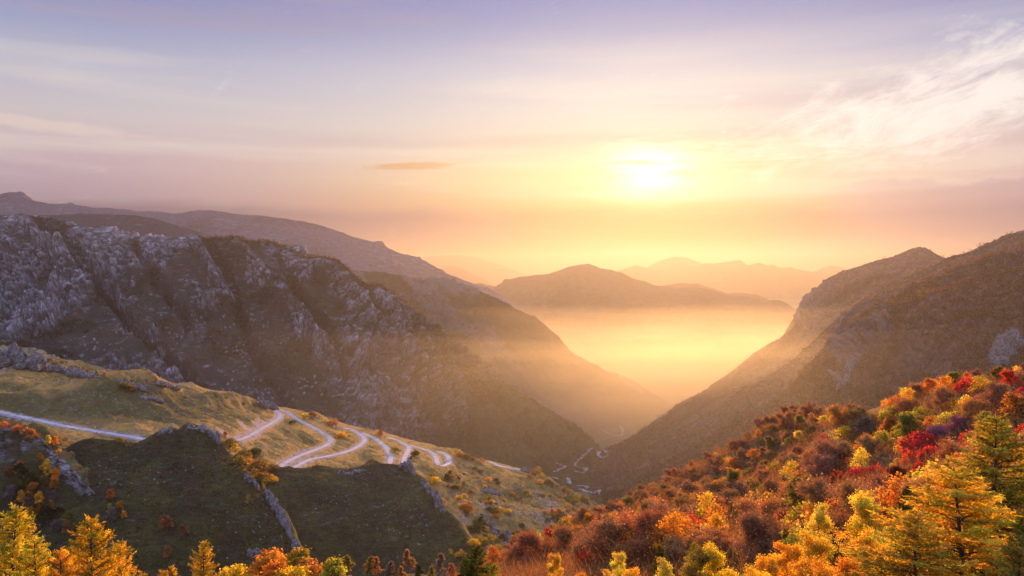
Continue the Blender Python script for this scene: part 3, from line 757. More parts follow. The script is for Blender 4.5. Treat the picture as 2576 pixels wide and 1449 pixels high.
class Geo:
    def __init__(self):
        self.v = []; self.f3 = []; self.f4 = []; self.c = []; self.n = 0

    def tube(self, pts, rads, sides=5):
        pts = np.asarray(pts, float); k = len(pts)
        t = np.gradient(pts, axis=0); t /= np.linalg.norm(t, axis=1)[:, None] + 1e-9
        ref = np.where(np.abs(t[:, 2:3]) > 0.9, [[1.0, 0, 0]], [[0, 0, 1.0]])
        a = np.cross(t, ref); a /= np.linalg.norm(a, axis=1)[:, None] + 1e-9
        b = np.cross(t, a)
        th = np.arange(sides) * 2 * math.pi / sides
        ring = pts[:, None] + (a[:, None] * np.cos(th)[None, :, None] + b[:, None] * np.sin(th)[None, :, None]) * np.asarray(rads)[:, None, None]
        i = np.arange(k - 1)[:, None] * sides; j = np.arange(sides)[None]
        f = np.stack([i + j, i + (j + 1) % sides, i + sides + (j + 1) % sides, i + sides + j], -1).reshape(-1, 4) + self.n
        self.v.append(ring.reshape(-1, 3)); self.f4.append(f); self.c.append(np.ones((k * sides, 3))); self.n += k * sides

    def quads(self, pos, size, tint, rs, aspect=0.75, fold=True):
        n = len(pos)
        a = rs.normal(size=(n, 3)); a /= np.linalg.norm(a, axis=1)[:, None]
        b = np.cross(a, rs.normal(size=(n, 3))); b /= np.linalg.norm(b, axis=1)[:, None] + 1e-9
        s = np.asarray(size).reshape(-1, 1) * 0.5
        V = np.stack([pos - a * s, pos + b * s * aspect, pos + a * s, pos - b * s * aspect], 1)
        self.v.append(V.reshape(-1, 3)); self.f4.append(np.arange(4 * n).reshape(-1, 4) + self.n)
        self.c.append(np.repeat(tint, 4, axis=0)); self.n += 4 * n

    def spikes(self, p0, p1, w, tint, rs):
        n = len(p0); d = p1 - p0
        s = np.cross(d, rs.normal(size=(n, 3))); s /= np.linalg.norm(s, axis=1)[:, None] + 1e-9
        s *= np.asarray(w).reshape(-1, 1) * 0.5
        V = np.stack([p0 - s, p0 + s, p1], 1)
        self.v.append(V.reshape(-1, 3)); self.f3.append(np.arange(3 * n).reshape(-1, 3) + self.n)
        self.c.append(np.repeat(tint, 3, axis=0)); self.n += 3 * n

    def mesh(self, name, mat, smooth=False):
        fs = []
        if self.f4: fs.append(np.concatenate(self.f4))
        if self.f3: fs.append(np.concatenate(self.f3))
        me = make_mesh(name, np.concatenate(self.v), fs, np.concatenate(self.c), smooth)
        me.materials.append(mat)
        return me


def bend_path(rs, p, d, length, k, wob, up):
    pts = [np.array(p, float)]; d = np.array(d, float)
    for i in range(k):
        d = d + rs.normal(size=3) * wob + np.array([0, 0, up])
        d /= np.linalg.norm(d)
        pts.append(pts[-1] + d * length / k)
    return np.array(pts), d


def skeleton(rs, H, r0, nlimb, clear, spread, lean=0.06, levels=2, up=0.06, stems=1, twist=0.16):
    """tapered trunk with limbs and branches; returns geometry and the tips that carry the leaves"""
    G = Geo(); tips = []
    for s in range(stems):
        d0 = np.array([rs.normal() * lean, rs.normal() * lean, 1.0]) if stems == 1 else np.array([math.cos(s * 2.4 + rs.rand()) * 0.45, math.sin(s * 2.4 + rs.rand()) * 0.45, 1.0])
        p0 = np.array([0, 0, -0.6]) if stems == 1 else np.array([rs.normal() * 0.02 * H, rs.normal() * 0.02 * H, -0.5])
        tr, d = bend_path(rs, p0, d0, H * (0.92 if stems == 1 else rs.uniform(0.7, 0.95)) + 0.6, 9, 0.06 if stems == 1 else 0.12, 0.02)
        rr = r0 * np.linspace(1, 0.12, 10) ** 0.8
        G.tube(tr, rr, 6); tips.append(tr[-1]); tips.append(tr[-2])
        for i in range(nlimb):
            f = clear + (0.97 - clear) * (i + rs.rand()) / nlimb
            x = f * 9; k = min(int(x), 8)
            p = tr[k] * (1 - x + k) + tr[k + 1] * (x - k)
            ang = i * 2.399 + rs.normal() * 0.5
            el = rs.uniform(0.15, 0.75) + 0.5 * (f - clear)
            dd = np.array([math.cos(ang) * math.cos(el), math.sin(ang) * math.cos(el), math.sin(el)])
            ln = spread * H * (1.05 - 0.62 * ((f - clear) / (1 - clear))) * rs.uniform(0.75, 1.15)
            br, bd = bend_path(rs, p, dd, ln, 5, twist, up)
            rb = rr[k] * 0.55
            G.tube(br, rb * np.linspace(1, 0.2, 6), 4); tips.append(br[-1]); tips.append(br[-2])
            if levels > 1:
                for j in range(4):
                    q = 1.6 + 3.2 * rs.rand(); kk = int(q)
                    pp = br[kk] * (1 - q + kk) + br[min(kk + 1, 5)] * (q - kk)
                    d2 = bd * 0.6 + rs.normal(size=3) * 0.6 + np.array([0, 0, 0.25]); d2 /= np.linalg.norm(d2)
                    b2, _ = bend_path(rs, pp, d2, ln * rs.uniform(0.3, 0.55), 3, twist, up)
                    G.tube(b2, rb * 0.4 * np.linspace(1, 0.3, 4), 3); tips.append(b2[-1]); tips.append(b2[-2])
    return G, np.array(tips)


def clump_tint(rs, n, lo=0.55, hi=1.35, hue=0.12):
    b = rs.uniform(lo, hi, size=(n, 1))
    return b * (1 + rs.normal(size=(n, 3)) * np.array([hue * 0.4, hue, hue]))


def leafy(seed, H=8.0, nlimb=12, clear=0.28, spread=0.40, per=46, leaf=0.42, sig=0.62, stems=1, r0=0.16, levels=2, drop=0.25):
    rs = np.random.RandomState(seed)
    G, tips = skeleton(rs, H, r0, nlimb, clear, spread, stems=stems, levels=levels)
    if drop: tips = tips[rs.rand(len(tips)) > drop]
    K = Geo(); tt = clump_tint(rs, len(tips))
    pos = np.repeat(tips, per, 0) + rs.normal(size=(len(tips) * per, 3)) * np.array([sig, sig, sig * 0.75])
    tint = np.clip(np.repeat(tt, per, 0) * rs.uniform(0.75, 1.25, size=(len(pos), 1)), 0.2, 2)
    K.quads(pos, leaf * rs.uniform(0.6, 1.3, len(pos)), tint, rs)
    return G.mesh('trunk', m_bark, True), K.mesh('crown', m_leaf)


def twiggy(seed, H=8.0, nlimb=13, clear=0.2, spread=0.42, per=46, leafper=10, stems=1, tl=1.3):
    rs = np.random.RandomState(seed)
    G, tips = skeleton(rs, H, 0.15, nlimb, clear, spread, stems=stems, levels=2, up=0.09, twist=0.2)
    K = Geo(); tt = clump_tint(rs, len(tips), 0.6, 1.3)
    p0 = np.repeat(tips, per, 0) + rs.normal(size=(len(tips) * per, 3)) * 0.28
    d = rs.normal(size=p0.shape) * 0.55 + np.array([0, 0, 0.55]); d += (p0 * np.array([1, 1, 0])) / H * 1.2
    d /= np.linalg.norm(d, axis=1)[:, None]
    K.spikes(p0, p0 + d * rs.uniform(0.4, 1.0, (len(p0), 1)) * tl, 0.075, np.repeat(tt, per, 0), rs)
    pos = np.repeat(tips, leafper, 0) + rs.normal(size=(len(tips) * leafper, 3)) * 0.7
    K.quads(pos, 0.30 * rs.uniform(0.6, 1.3, len(pos)), np.repeat(tt, leafper, 0) * rs.uniform(0.8, 1.7, size=(len(pos), 1)), rs)
    return G.mesh('trunk', m_bark, True), K.mesh('crown', m_twig)


def dome(seed, H=5.0, R=3.4, n=1700, leaf=0.38):
    """shrub or thicket: several stems under an uneven dome of foliage"""
    rs = np.random.RandomState(seed)
    G, tips = skeleton(rs, H, 0.09, 4, 0.25, 0.4, stems=5, levels=1)
    nc = 48
    a = rs.uniform(0, 6.28, nc); q = np.sqrt(rs.rand(nc)) * R * 0.85
    cz = H * (0.30 + 0.55 * (1 - (q / R) ** 2)) * rs.uniform(0.65, 1.1, nc)
    cc = np.stack([np.cos(a) * q, np.sin(a) * q, cz], -1)
    K = Geo(); tt = clump_tint(rs, nc)
    w = rs.randint(0, nc, n)
    pos = cc[w] + rs.normal(size=(n, 3)) * np.array([0.11 * R, 0.11 * R, 0.08 * H])
    pos[:, 2] = np.abs(pos[:, 2])
    K.quads(pos, leaf * rs.uniform(0.6, 1.4, n), np.clip(tt[w] * rs.uniform(0.75, 1.25, size=(n, 1)), 0.2, 2), rs)
    return G.mesh('stem', m_bark, True), K.mesh('foliage', m_leaf)


def larch(seed, H=13.0, base=0.06, width=0.33, nb=130, tuft=0.16, dens=1.0, power=0.85):
    """straight stem, many level branches turning up at the ends, hanging side twigs set with needle tufts"""
    rs = np.random.RandomState(seed)
    G = Geo()
    tr, _ = bend_path(rs, (0, 0, -0.8), (0, 0, 1), H + 0.8, 14, 0.012, 0.02)
    G.tube(tr, 0.20 * (H / 13) * np.linspace(1, 0.06, 15), 7)
    P0 = []; P1 = []; T = []
    for i in range(nb):
        f = base + (0.985 - base) * ((i + rs.rand()) / nb) ** 0.92
        x = f * 14; k = min(int(x), 13); p = tr[k] * (1 - x + k) + tr[k + 1] * (x - k)
        ang = i * 2.399 + rs.normal() * 0.35
        ln = H * width * ((1 - f) ** power + 0.03) * rs.uniform(0.55, 1.12)
        el = -0.18 + 0.75 * f ** 2 + rs.normal() * 0.10
        d = np.array([math.cos(ang) * math.cos(el), math.sin(ang) * math.cos(el), math.sin(el)])
        kk = 7
        br, bd = bend_path(rs, p, d, ln, kk, 0.06, 0.055)
        G.tube(br, max(0.008, 0.022 * ln) * np.linspace(1, 0.15, kk + 1), 3)
        bt = rs.uniform(0.65, 1.2) * (1 + rs.normal(size=3) * np.array([0.05, 0.08, 0.12]))
        if rs.rand() < 0.3: bt = bt * np.array([0.55, 0.68, 0.7])
        # twigs
        ntw = max(3, int(ln * 6.5 * dens))
        segs = [(br[j], br[j + 1]) for j in range(1, kk)]
        side = np.cross(d, [0, 0, 1.0]); side /= np.linalg.norm(side) + 1e-9
        for j in range(ntw):
            q = 1 + (kk - 1.02) * rs.rand() ** 0.8; jj = int(q)
            pp = br[jj] * (1 - q + jj) + br[jj + 1] * (q - jj)
            tl = (0.22 + 0.30 * ln * (1 - q / kk) * 0.6) * rs.uniform(0.5, 1.3)
            dd = (1 if j % 2 else -1) * side * rs.uniform(0.5, 1.0) + d * rs.uniform(0.4, 1.0) + np.array([0, 0, rs.uniform(-0.35, 0.45)])
            dd /= np.linalg.norm(dd)
            segs.append((pp, pp + dd * tl))
        for a, b in segs:
            L = np.linalg.norm(b - a); n = max(2, int(L / 0.085 * dens))
            t = (np.arange(n) + rs.rand(n)) / n
            c = a + (b - a) * t[:, None]
            dirv = rs.normal(size=(n, 3)) * 0.75 + (b - a) / (L + 1e-6) * 0.75
            dirv /= np.linalg.norm(dirv, axis=1)[:, None]
            P0.append(c); P1.append(c + dirv * tuft * rs.uniform(0.6, 1.3, (n, 1)))
            T.append(np.clip(bt[None] * rs.uniform(0.7, 1.3, (n, 1)), 0.2, 2))
    K = Geo(); P0 = np.concatenate(P0); P1 = np.concatenate(P1); T = np.concatenate(T)
    K.spikes(P0, P1, 0.42 * tuft, T, rs)
    return G.mesh('trunk', m_bark, True), K.mesh('crown', m_needle)


PROTO = {
    'round': [leafy(100 + i, H=8, nlimb=17, spread=0.42, per=34, leaf=0.36, sig=0.36, drop=0.18) for i in range(4)],
    'tall': [leafy(120 + i, H=10, nlimb=17, clear=0.25, spread=0.24, per=30, leaf=0.36, sig=0.38, drop=0.2) for i in range(3)],
    'airy': [leafy(140 + i, H=9, nlimb=14, clear=0.30, spread=0.36, per=16, leaf=0.32, sig=0.45, drop=0.3) for i in range(3)],
    'bare': [twiggy(160 + i, per=24, leafper=9, tl=1.7, nlimb=15) for i in range(4)],
    'wild': [twiggy(180 + i, stems=3, nlimb=8, spread=0.36, per=26, leafper=12, tl=1.5) for i in range(3)],
    'dome': [dome(200 + i) for i in range(4)],
    'fine': [leafy(220 + i, H=11, nlimb=30, clear=0.14, spread=0.25, per=64, leaf=0.15, sig=0.24, r0=0.12, drop=0.10) for i in range(4)],
    'larch': [larch(240 + i, nb=190, tuft=0.20, dens=1.9, width=0.44, power=0.8) for i in range(3)],
    'larch_dense': [larch(250 + i, H=9.0, width=0.40, nb=150, tuft=0.20, dens=1.8, power=0.75) for i in range(2)],
    'larch_near': [larch(260 + i, H=13.0, nb=220, tuft=0.15, dens=2.1, width=0.42, power=0.8) for i in range(3)],
}
HREF = {'round': 8, 'tall': 10, 'airy': 9, 'bare': 8, 'wild': 8, 'dome': 5, 'fine': 11, 'larch': 13, 'larch_dense': 9, 'larch_near': 13}
# leaf colours (real leaf albedo)
LEAF = {
    'crimson': (0.55, 0.045, 0.055), 'scarlet': (0.62, 0.085, 0.040), 'dark maroon': (0.12, 0.026, 0.020), 'russet': (0.48, 0.225, 0.07), 'brown': (0.35, 0.185, 0.080), 'rusty orange': (0.56, 0.24, 0.05),
    'orange': (0.66, 0.30, 0.04), 'golden': (0.76, 0.53, 0.05), 'yellow': (0.80, 0.66, 0.09), 'lime-yellow': (0.42, 0.40, 0.045), 'olive': (0.26, 0.22, 0.05), 'dark green': (0.050, 0.070, 0.020), 'purple-brown': (0.36, 0.170, 0.082),
    'larch gold': (0.74, 0.53, 0.05), 'larch amber': (0.76, 0.44, 0.04), 'larch olive': (0.44, 0.36, 0.05), 'larch green': (0.10, 0.115, 0.022), 'grey': (0.20, 0.15, 0.13), 'mauve': (0.30, 0.13, 0.17),
}
BARK = {'pale': (0.42, 0.37, 0.33), 'dark': (0.075, 0.055, 0.042), 'grey': (0.20, 0.16, 0.14)}
_prs = random.Random(11)
PLANTED = []


def plant(kind, proto, pos, H, colour, bark='dark', wide=1.0, label=None, group=None, cat='tree', sink=0.0):
    tm, cm = _prs.choice(PROTO[proto])
    e = bpy.data.objects.new(kind, None); e.empty_display_size = 0.3
    C.objects.link(e); e.location = (pos[0], pos[1], pos[2] - sink)
    s = H / HREF[proto]
    e.rotation_euler = (0, 0, _prs.uniform(0, 6.283)); e.scale = (s * wide, s * wide, s)
    a = bpy.data.objects.new(tm.name.split('.')[0], tm); a.parent = e; C.objects.link(a); a.color = (*BARK[bark], 1)
    b = bpy.data.objects.new(cm.name.split('.')[0], cm); b.parent = e; C.objects.link(b)
    k = LEAF[colour]; j = [_prs.uniform(0.85, 1.18) for _ in range(3)]
    b.color = (k[0] * (0.6 * j[0] + 0.4 * j[1]), k[1] * j[1], k[2] * j[2], 1)
    if cat == 'tree': cat = {'bare_tree': 'bare tree', 'larch_tree': 'larch', 'birch_tree': 'birch', 'slender_tree': 'slender tree'}.get(kind, 'tree')
    tag(e, label, cat, group)
    PLANTED.append((e, kind, proto, colour, H, pos))
    return e
# ================================================================== NEAR SLOPE AND ITS TREES
FEAT = []   # kind, proto, u, v_top, d, H, colour, bark, wide, label
def ft(*a): FEAT.append(a)
# larches at the right
ft('larch_tree', 'larch', 2488, 1042, 66, 17, 'larch olive', 'dark', 1.5, 'tallest olive-gold larch rising above all others at the right edge')
ft('larch_tree', 'larch', 2436, 1176, 47, 13.5, 'larch gold', 'dark', 1.9, 'broad bright golden larch in front of the tallest olive larch')
ft('larch_tree', 'larch', 2305, 1286, 42, 11, 'larch gold', 'dark', 1.8, 'low spreading golden larch leaning out left of the broad golden larch')
ft('larch_tree', 'larch', 2640, 1180, 60, 15, 'larch olive', 'dark', 1.05, 'dark olive larch cut by the right edge of the picture')
ft('larch_tree', 'larch', 2560, 1330, 40, 9, 'larch olive', 'dark', 1.2, 'short olive larch at the bottom right corner')
ft('larch_tree', 'larch_dense', 2284, 1216, 82, 10, 'larch green', 'dark', 0.85, 'small dark green larch among yellow birches')
ft('larch_tree', 'larch_dense', 2330, 1240, 80, 9, 'larch olive', 'dark', 0.85, 'small olive larch touching the broad golden larch')
# left foreground larches
ft('larch_tree', 'larch_near', 8, 1258, 36, 11, 'larch gold', 'dark', 1.0, 'golden larch cut by the left edge of the picture')
ft('larch_tree', 'larch_near', -95, 1180, 40, 13, 'larch gold', 'dark', 1.0, 'larch outside the left edge reaching in with gold branches')
ft('larch_tree', 'larch_near', 216, 1291, 29, 10, 'larch amber', 'dark', 1.0, 'amber larch with a bare spiky tip, biggest at the bottom left')
ft('larch_tree', 'larch_near', 100, 1338, 31, 9, 'larch gold', 'dark', 1.0, 'golden larch between the left edge larch and the amber one')
ft('larch_tree', 'larch_near', 145, 1368, 27, 8, 'larch amber', 'dark', 1.0, 'low amber larch just left of the biggest amber larch')
ft('larch_tree', 'larch_near', 300, 1352, 33, 9, 'larch amber', 'dark', 0.9, 'amber larch half hidden at the right side of the biggest amber larch')
ft('larch_tree', 'larch_near', 515, 1356, 46, 9, 'larch gold', 'dark', 0.85, 'lone pointed yellow larch beside the rounded orange canopy')
ft('larch_tree', 'larch_near', 432, 1414, 43, 7, 'larch gold', 'dark', 0.85, 'tip of a golden larch between the amber and the lone pointed larch')
ft('larch_tree', 'larch_near', 396, 1428, 40, 7, 'larch amber', 'dark', 0.8, 'small amber larch tip right of the biggest amber larch')
ft('larch_tree', 'larch_near', 566, 1424, 48, 7, 'larch gold', 'dark', 0.8, 'small golden larch tip right of the lone pointed larch')
# dark conifer at the bottom middle
ft('larch_tree', 'larch_dense', 1205, 1366, 72, 10.5, 'larch green', 'dark', 1.15, 'dark green pointed larch alone at the bottom middle')
ft('larch_tree', 'larch_dense', 1172, 1398, 74, 9, 'larch green', 'dark', 1.0, 'lower dark green larch joined to the pointed one at the bottom middle')
ft('larch_tree', 'larch_dense', 1245, 1412, 70, 8, 'larch olive', 'dark', 1.0, 'low olive larch right of the dark green pointed larch')
ft('larch_tree', 'larch_dense', 1666, 1373, 100, 9, 'larch green', 'dark', 0.9, 'small dark green larch standing in brown brushwood')
ft('larch_tree', 'larch_dense', 1748, 1360, 96, 9, 'larch olive', 'dark', 0.9, 'small olive larch behind a row of golden birches')
# golden birches along the bottom
for u, v, d, H, c, w, lb in (
    (2040, 1246, 92, 13, 'yellow', 0.85, 'tall pointed yellow birch highest of the bottom row'),
    (2148, 1230, 88, 12, 'yellow', 0.95, 'leafy yellow birch right of the tall pointed birch'),
    (2212, 1231, 86, 12, 'yellow', 0.95, 'lime-tinged yellow birch beside the small dark green larch'),
    (1838, 1350, 84, 11, 'golden', 1.05, 'golden birch with a fine domed top in the middle of the row'),
    (1765, 1385, 80, 10, 'olive', 1.1, 'dull olive birch left of the golden domed birch'),
    (1915, 1372, 82, 10, 'golden', 1.15, 'golden birch right of the golden domed birch'),
    (1975, 1330, 84, 11, 'golden', 1.1, 'golden birch at the foot of the tall pointed yellow birch'),
    (2085, 1335, 72, 11, 'golden', 1.15, 'broad golden birch below the leafy yellow birch'),
    (2170, 1345, 66, 10, 'lime-yellow', 1.1, 'lime-yellow birch below the lime-tinged yellow birch'),
    (2240, 1330, 62, 10, 'golden', 1.0, 'golden birch pressed against the low spreading larch'),
    (2010, 1400, 60, 9, 'orange', 1.2, 'orange birch at the bottom edge under the tall pointed birch'),
    (2120, 1412, 55, 9, 'golden', 1.2, 'golden birch at the bottom edge left of the larches'),
    (2215, 1405, 50, 8, 'orange', 1.2, 'orange-gold birch at the bottom edge touching the low larch'),
    (1935, 1425, 62, 8, 'golden', 1.2, 'golden birch low at the bottom edge left of the orange birch'),
    (1850, 1430, 66, 8, 'lime-yellow', 1.2, 'lime-yellow birch low at the bottom edge'),
    (1700, 1408, 78, 9, 'yellow', 1.1, 'yellow birch at the bottom edge right of the thin upright birch'),
    (1630, 1425, 80, 8, 'golden', 1.1, 'golden birch at the bottom edge near the brown brushwood'),
    (1560, 1432, 84, 8, 'yellow', 1.1, 'yellow birch low at the bottom edge, farthest left but one of the row'),
    (1394, 1370, 105, 11, 'golden', 0.6, 'thin upright golden birch standing alone in brown bushes'),
    (1430, 1425, 92, 8, 'orange', 0.9, 'small orange birch right of the thin upright golden birch'),
    (1544, 1368, 110, 10, 'yellow', 0.75, 'yellow umbrella-topped birch on a thin bare stem')):
    ft('birch_tree', 'fine', u, v, d, H, c, 'dark', w, lb)
# rounded canopy at the bottom left of centre
for u, v, d, H, c, lb in ((612, 1424, 150, 9, 'golden', 'golden round tree at the left end of the rounded canopy'), (655, 1402, 155, 10, 'orange', 'orange round tree second in the rounded canopy'),
    (700, 1392, 160, 10, 'rusty orange', 'rusty orange tree at the top of the rounded canopy'), (742, 1398, 158, 10, 'lime-yellow', 'yellow-green round tree right of the canopy top'),
    (788, 1405, 155, 10, 'rusty orange', 'rusty tree in the right half of the rounded canopy'), (832, 1422, 150, 9, 'lime-yellow', 'yellow-green tree at the right end of the rounded canopy'),
    (680, 1430, 135, 9, 'orange', 'orange tree at the bottom edge under the canopy top'), (760, 1432, 135, 9, 'golden', 'golden tree at the bottom edge in the canopy')):
    ft('autumn_tree', 'round', u, v, d, H, c, 'dark', 1.25, lb)
# slender trees at the foot of the shaded hillside
for u, v, d, H, c, lb in ((880, 1392, 330, 10, 'olive', 'olive slender tree left end of the row under the shaded hillside'), (923, 1399, 325, 9, 'olive', 'second slender olive tree under the shaded hillside'), (948, 1402, 330, 9, 'brown', 'brown slender tree third in the row under the shaded hillside'),
    (974, 1412, 320, 9, 'grey', 'grey leafless slender tree in the row under the shaded hillside'), (990, 1415, 322, 9, 'olive', 'olive slender tree right of the grey leafless one'), (1018, 1420, 318, 8, 'brown', 'low brown slender tree in the middle of the row'),
    (1037, 1378, 335, 11, 'brown', 'tallest slender tree of the row under the shaded hillside'), (1056, 1415, 322, 8, 'dark green', 'dark green tree at the foot of the tallest slender tree'), (1106, 1394, 335, 10, 'grey', 'greyish slender tree right of the tallest one'),
    (1136, 1416, 325, 8, 'brown', 'brown slender tree at the right end of the row'), (840, 1412, 330, 8, 'dark green', 'dark green bushy tree left of the slender row'), (1085, 1425, 315, 8, 'olive', 'olive tree low in the slender row')):
    ft('slender_tree', 'tall', u, v, d, H, c, 'grey', 1.0, lb)

ctrl = []
for f in FEAT:
    p = W(f[2], f[3], f[4]); ctrl.append((p[0], p[1], p[2] - f[5] * 0.97))
CREST_NEAR = [(1150, 1475, 225), (1240, 1425, 235), (1352, 1388, 245), (1440, 1355, 252), (1523, 1328, 260), (1600, 1306, 265), (1690, 1274, 272), (1823, 1238, 285), (1930, 1212, 298)]
CREST_FAR = [(1520, 1300, 505), (1544, 1287, 500), (1649, 1230, 480), (1718, 1200, 468), (1788, 1172, 455), (1876, 1117, 435), (1950, 1072, 420), (2000, 1049, 410), (2060, 1052, 392), (2130, 1064, 370), (2208, 1066, 335), (2282, 1025, 300), (2338, 999, 275), (2404, 980, 250), (2504, 970, 225), (2576, 964, 210), (2700, 950, 200)]
for q in CREST_NEAR:
    p = W(*q); ctrl.append(tuple(p)); ctrl.append((p[0], p[1] + 45, p[2] - 28))
_cf = np.array(CREST_FAR, float); _uu = np.linspace(1520, 2700, 40)
CREST_FAR = [(u, np.interp(u, _cf[:, 0], _cf[:, 1]), np.interp(u, _cf[:, 0], _cf[:, 2])) for u in _uu]
for q in CREST_FAR:
    p = W(*q); ctrl.append(tuple(p)); k = 1 + 60 / p[1]; ctrl.append((p[0] * k, p[1] * k, p[2] * k - 40)); k = 1 + 150 / p[1]; ctrl.append((p[0] * k, p[1] * k, p[2] * k - 130))
for q in ((2100, 1180, 265), (2230, 1130, 240), (2300, 1140, 205), (2450, 1160, 160), (2000, 1270, 200), (2150, 1250, 190), (1850, 1320, 195), (1700, 1345, 195), (1560, 1390, 190), (1400, 1440, 185), (1300, 1470, 180), (1500, 1440, 145), (1960, 1165, 340), (1860, 1215, 370), (1750, 1275, 395),
          (2600, 1250, 110), (2760, 1300, 100), (2900, 1200, 140), (1400, 1490, 380), (1250, 1540, 400), (1500, 1420, 420), (1600, 1365, 400), (1100, 1560, 420), (1250, 1560, 620), (1000, 1620, 560), (600, 1660, 480), (0, 1720, 430), (-300, 1720, 400), (-300, 1900, 200), (0, 1900, 180), (400, 1850, 180), (-600, 1900, 90), (1450, 1500, 620), (1800, 1400, 640)):
    ctrl.append(tuple(W(*q)))
for x in (-60, -30, 0, 40, 80):
    ctrl.append((x, 8, -14.0)); ctrl.append((x, 22, -17 - max(0, -x) * 0.12))
ctrl = np.array(ctrl)
_d = np.hypot(ctrl[:, None, 0] - ctrl[None, :, 0], ctrl[:, None, 1] - ctrl[None, :, 1])
_A = np.concatenate([np.ones((len(ctrl), 1)), ctrl[:, :2]], 1); _n = len(ctrl)
_M = np.block([[_d - 0.1 * np.eye(_n), _A], [_A.T, np.zeros((3, 3))]])
_w = np.linalg.solve(_M, np.concatenate([ctrl[:, 2], [0, 0, 0]]))


def near_z(x, y):
    x = np.atleast_1d(np.asarray(x, float)); y = np.atleast_1d(np.asarray(y, float)); out = np.empty(x.shape); fx, fy, fo = x.ravel(), y.ravel(), out.ravel()
    for ch in np.array_split(np.arange(fx.size), max(1, fx.size // 20000)):
        fo[ch] = np.hypot(fx[ch, None] - ctrl[None, :, 0], fy[ch, None] - ctrl[None, :, 1]) @ _w[:_n] + _w[_n] + _w[_n + 1] * fx[ch] + _w[_n + 2] * fy[ch]
    return fo.reshape(x.shape)


gx = np.linspace(-330, 520, 330); gy = np.concatenate([np.linspace(-20, 4, 6), np.linspace(8, 650, 280)])
GX, GY = np.meshgrid(gx, gy)
GZ = near_z(GX, GY) + 0.8 * fbm(GX / 9, GY / 9, GX * 0, 3)
ncol = mix(np.array([0.11, 0.055, 0.030]), np.array([0.10, 0.075, 0.028]), sstep(-0.3, 0.3, fbm(GX / 20, GY / 20, GX * 0 + 2, 4)))
o = put('woodland_slope', make_mesh('woodland_slope', np.stack([GX, GY, GZ], -1), grid_faces(*GX.shape), ncol), m_grass)
tag(o, 'leaf-strewn slope under the autumn trees', 'slope', kind='structure')

for (kind, proto, u, v, d, H, c, bk, wd, lb) in FEAT:
    p = W(u, v, d); gz = near_z(p[0], p[1])[0]
    plant(kind, proto, (p[0], p[1], gz), p[2] - gz, c, bk, wd, lb, sink=0.2)

# ---- trees of the wooded slope: first the ones that stand out, then the rest of the wood
def hit_near(u, v, d0=70, d1=640):
    d = np.arange(d0, d1, 3.0); p = W(u, v, d); g = near_z(p[:, 0], p[:, 1])
    below = np.where(p[:, 2] < g)[0]
    if not len(below): return None
    q = p[below[0]]; return np.array([q[0], q[1], near_z(q[0], q[1])[0]])

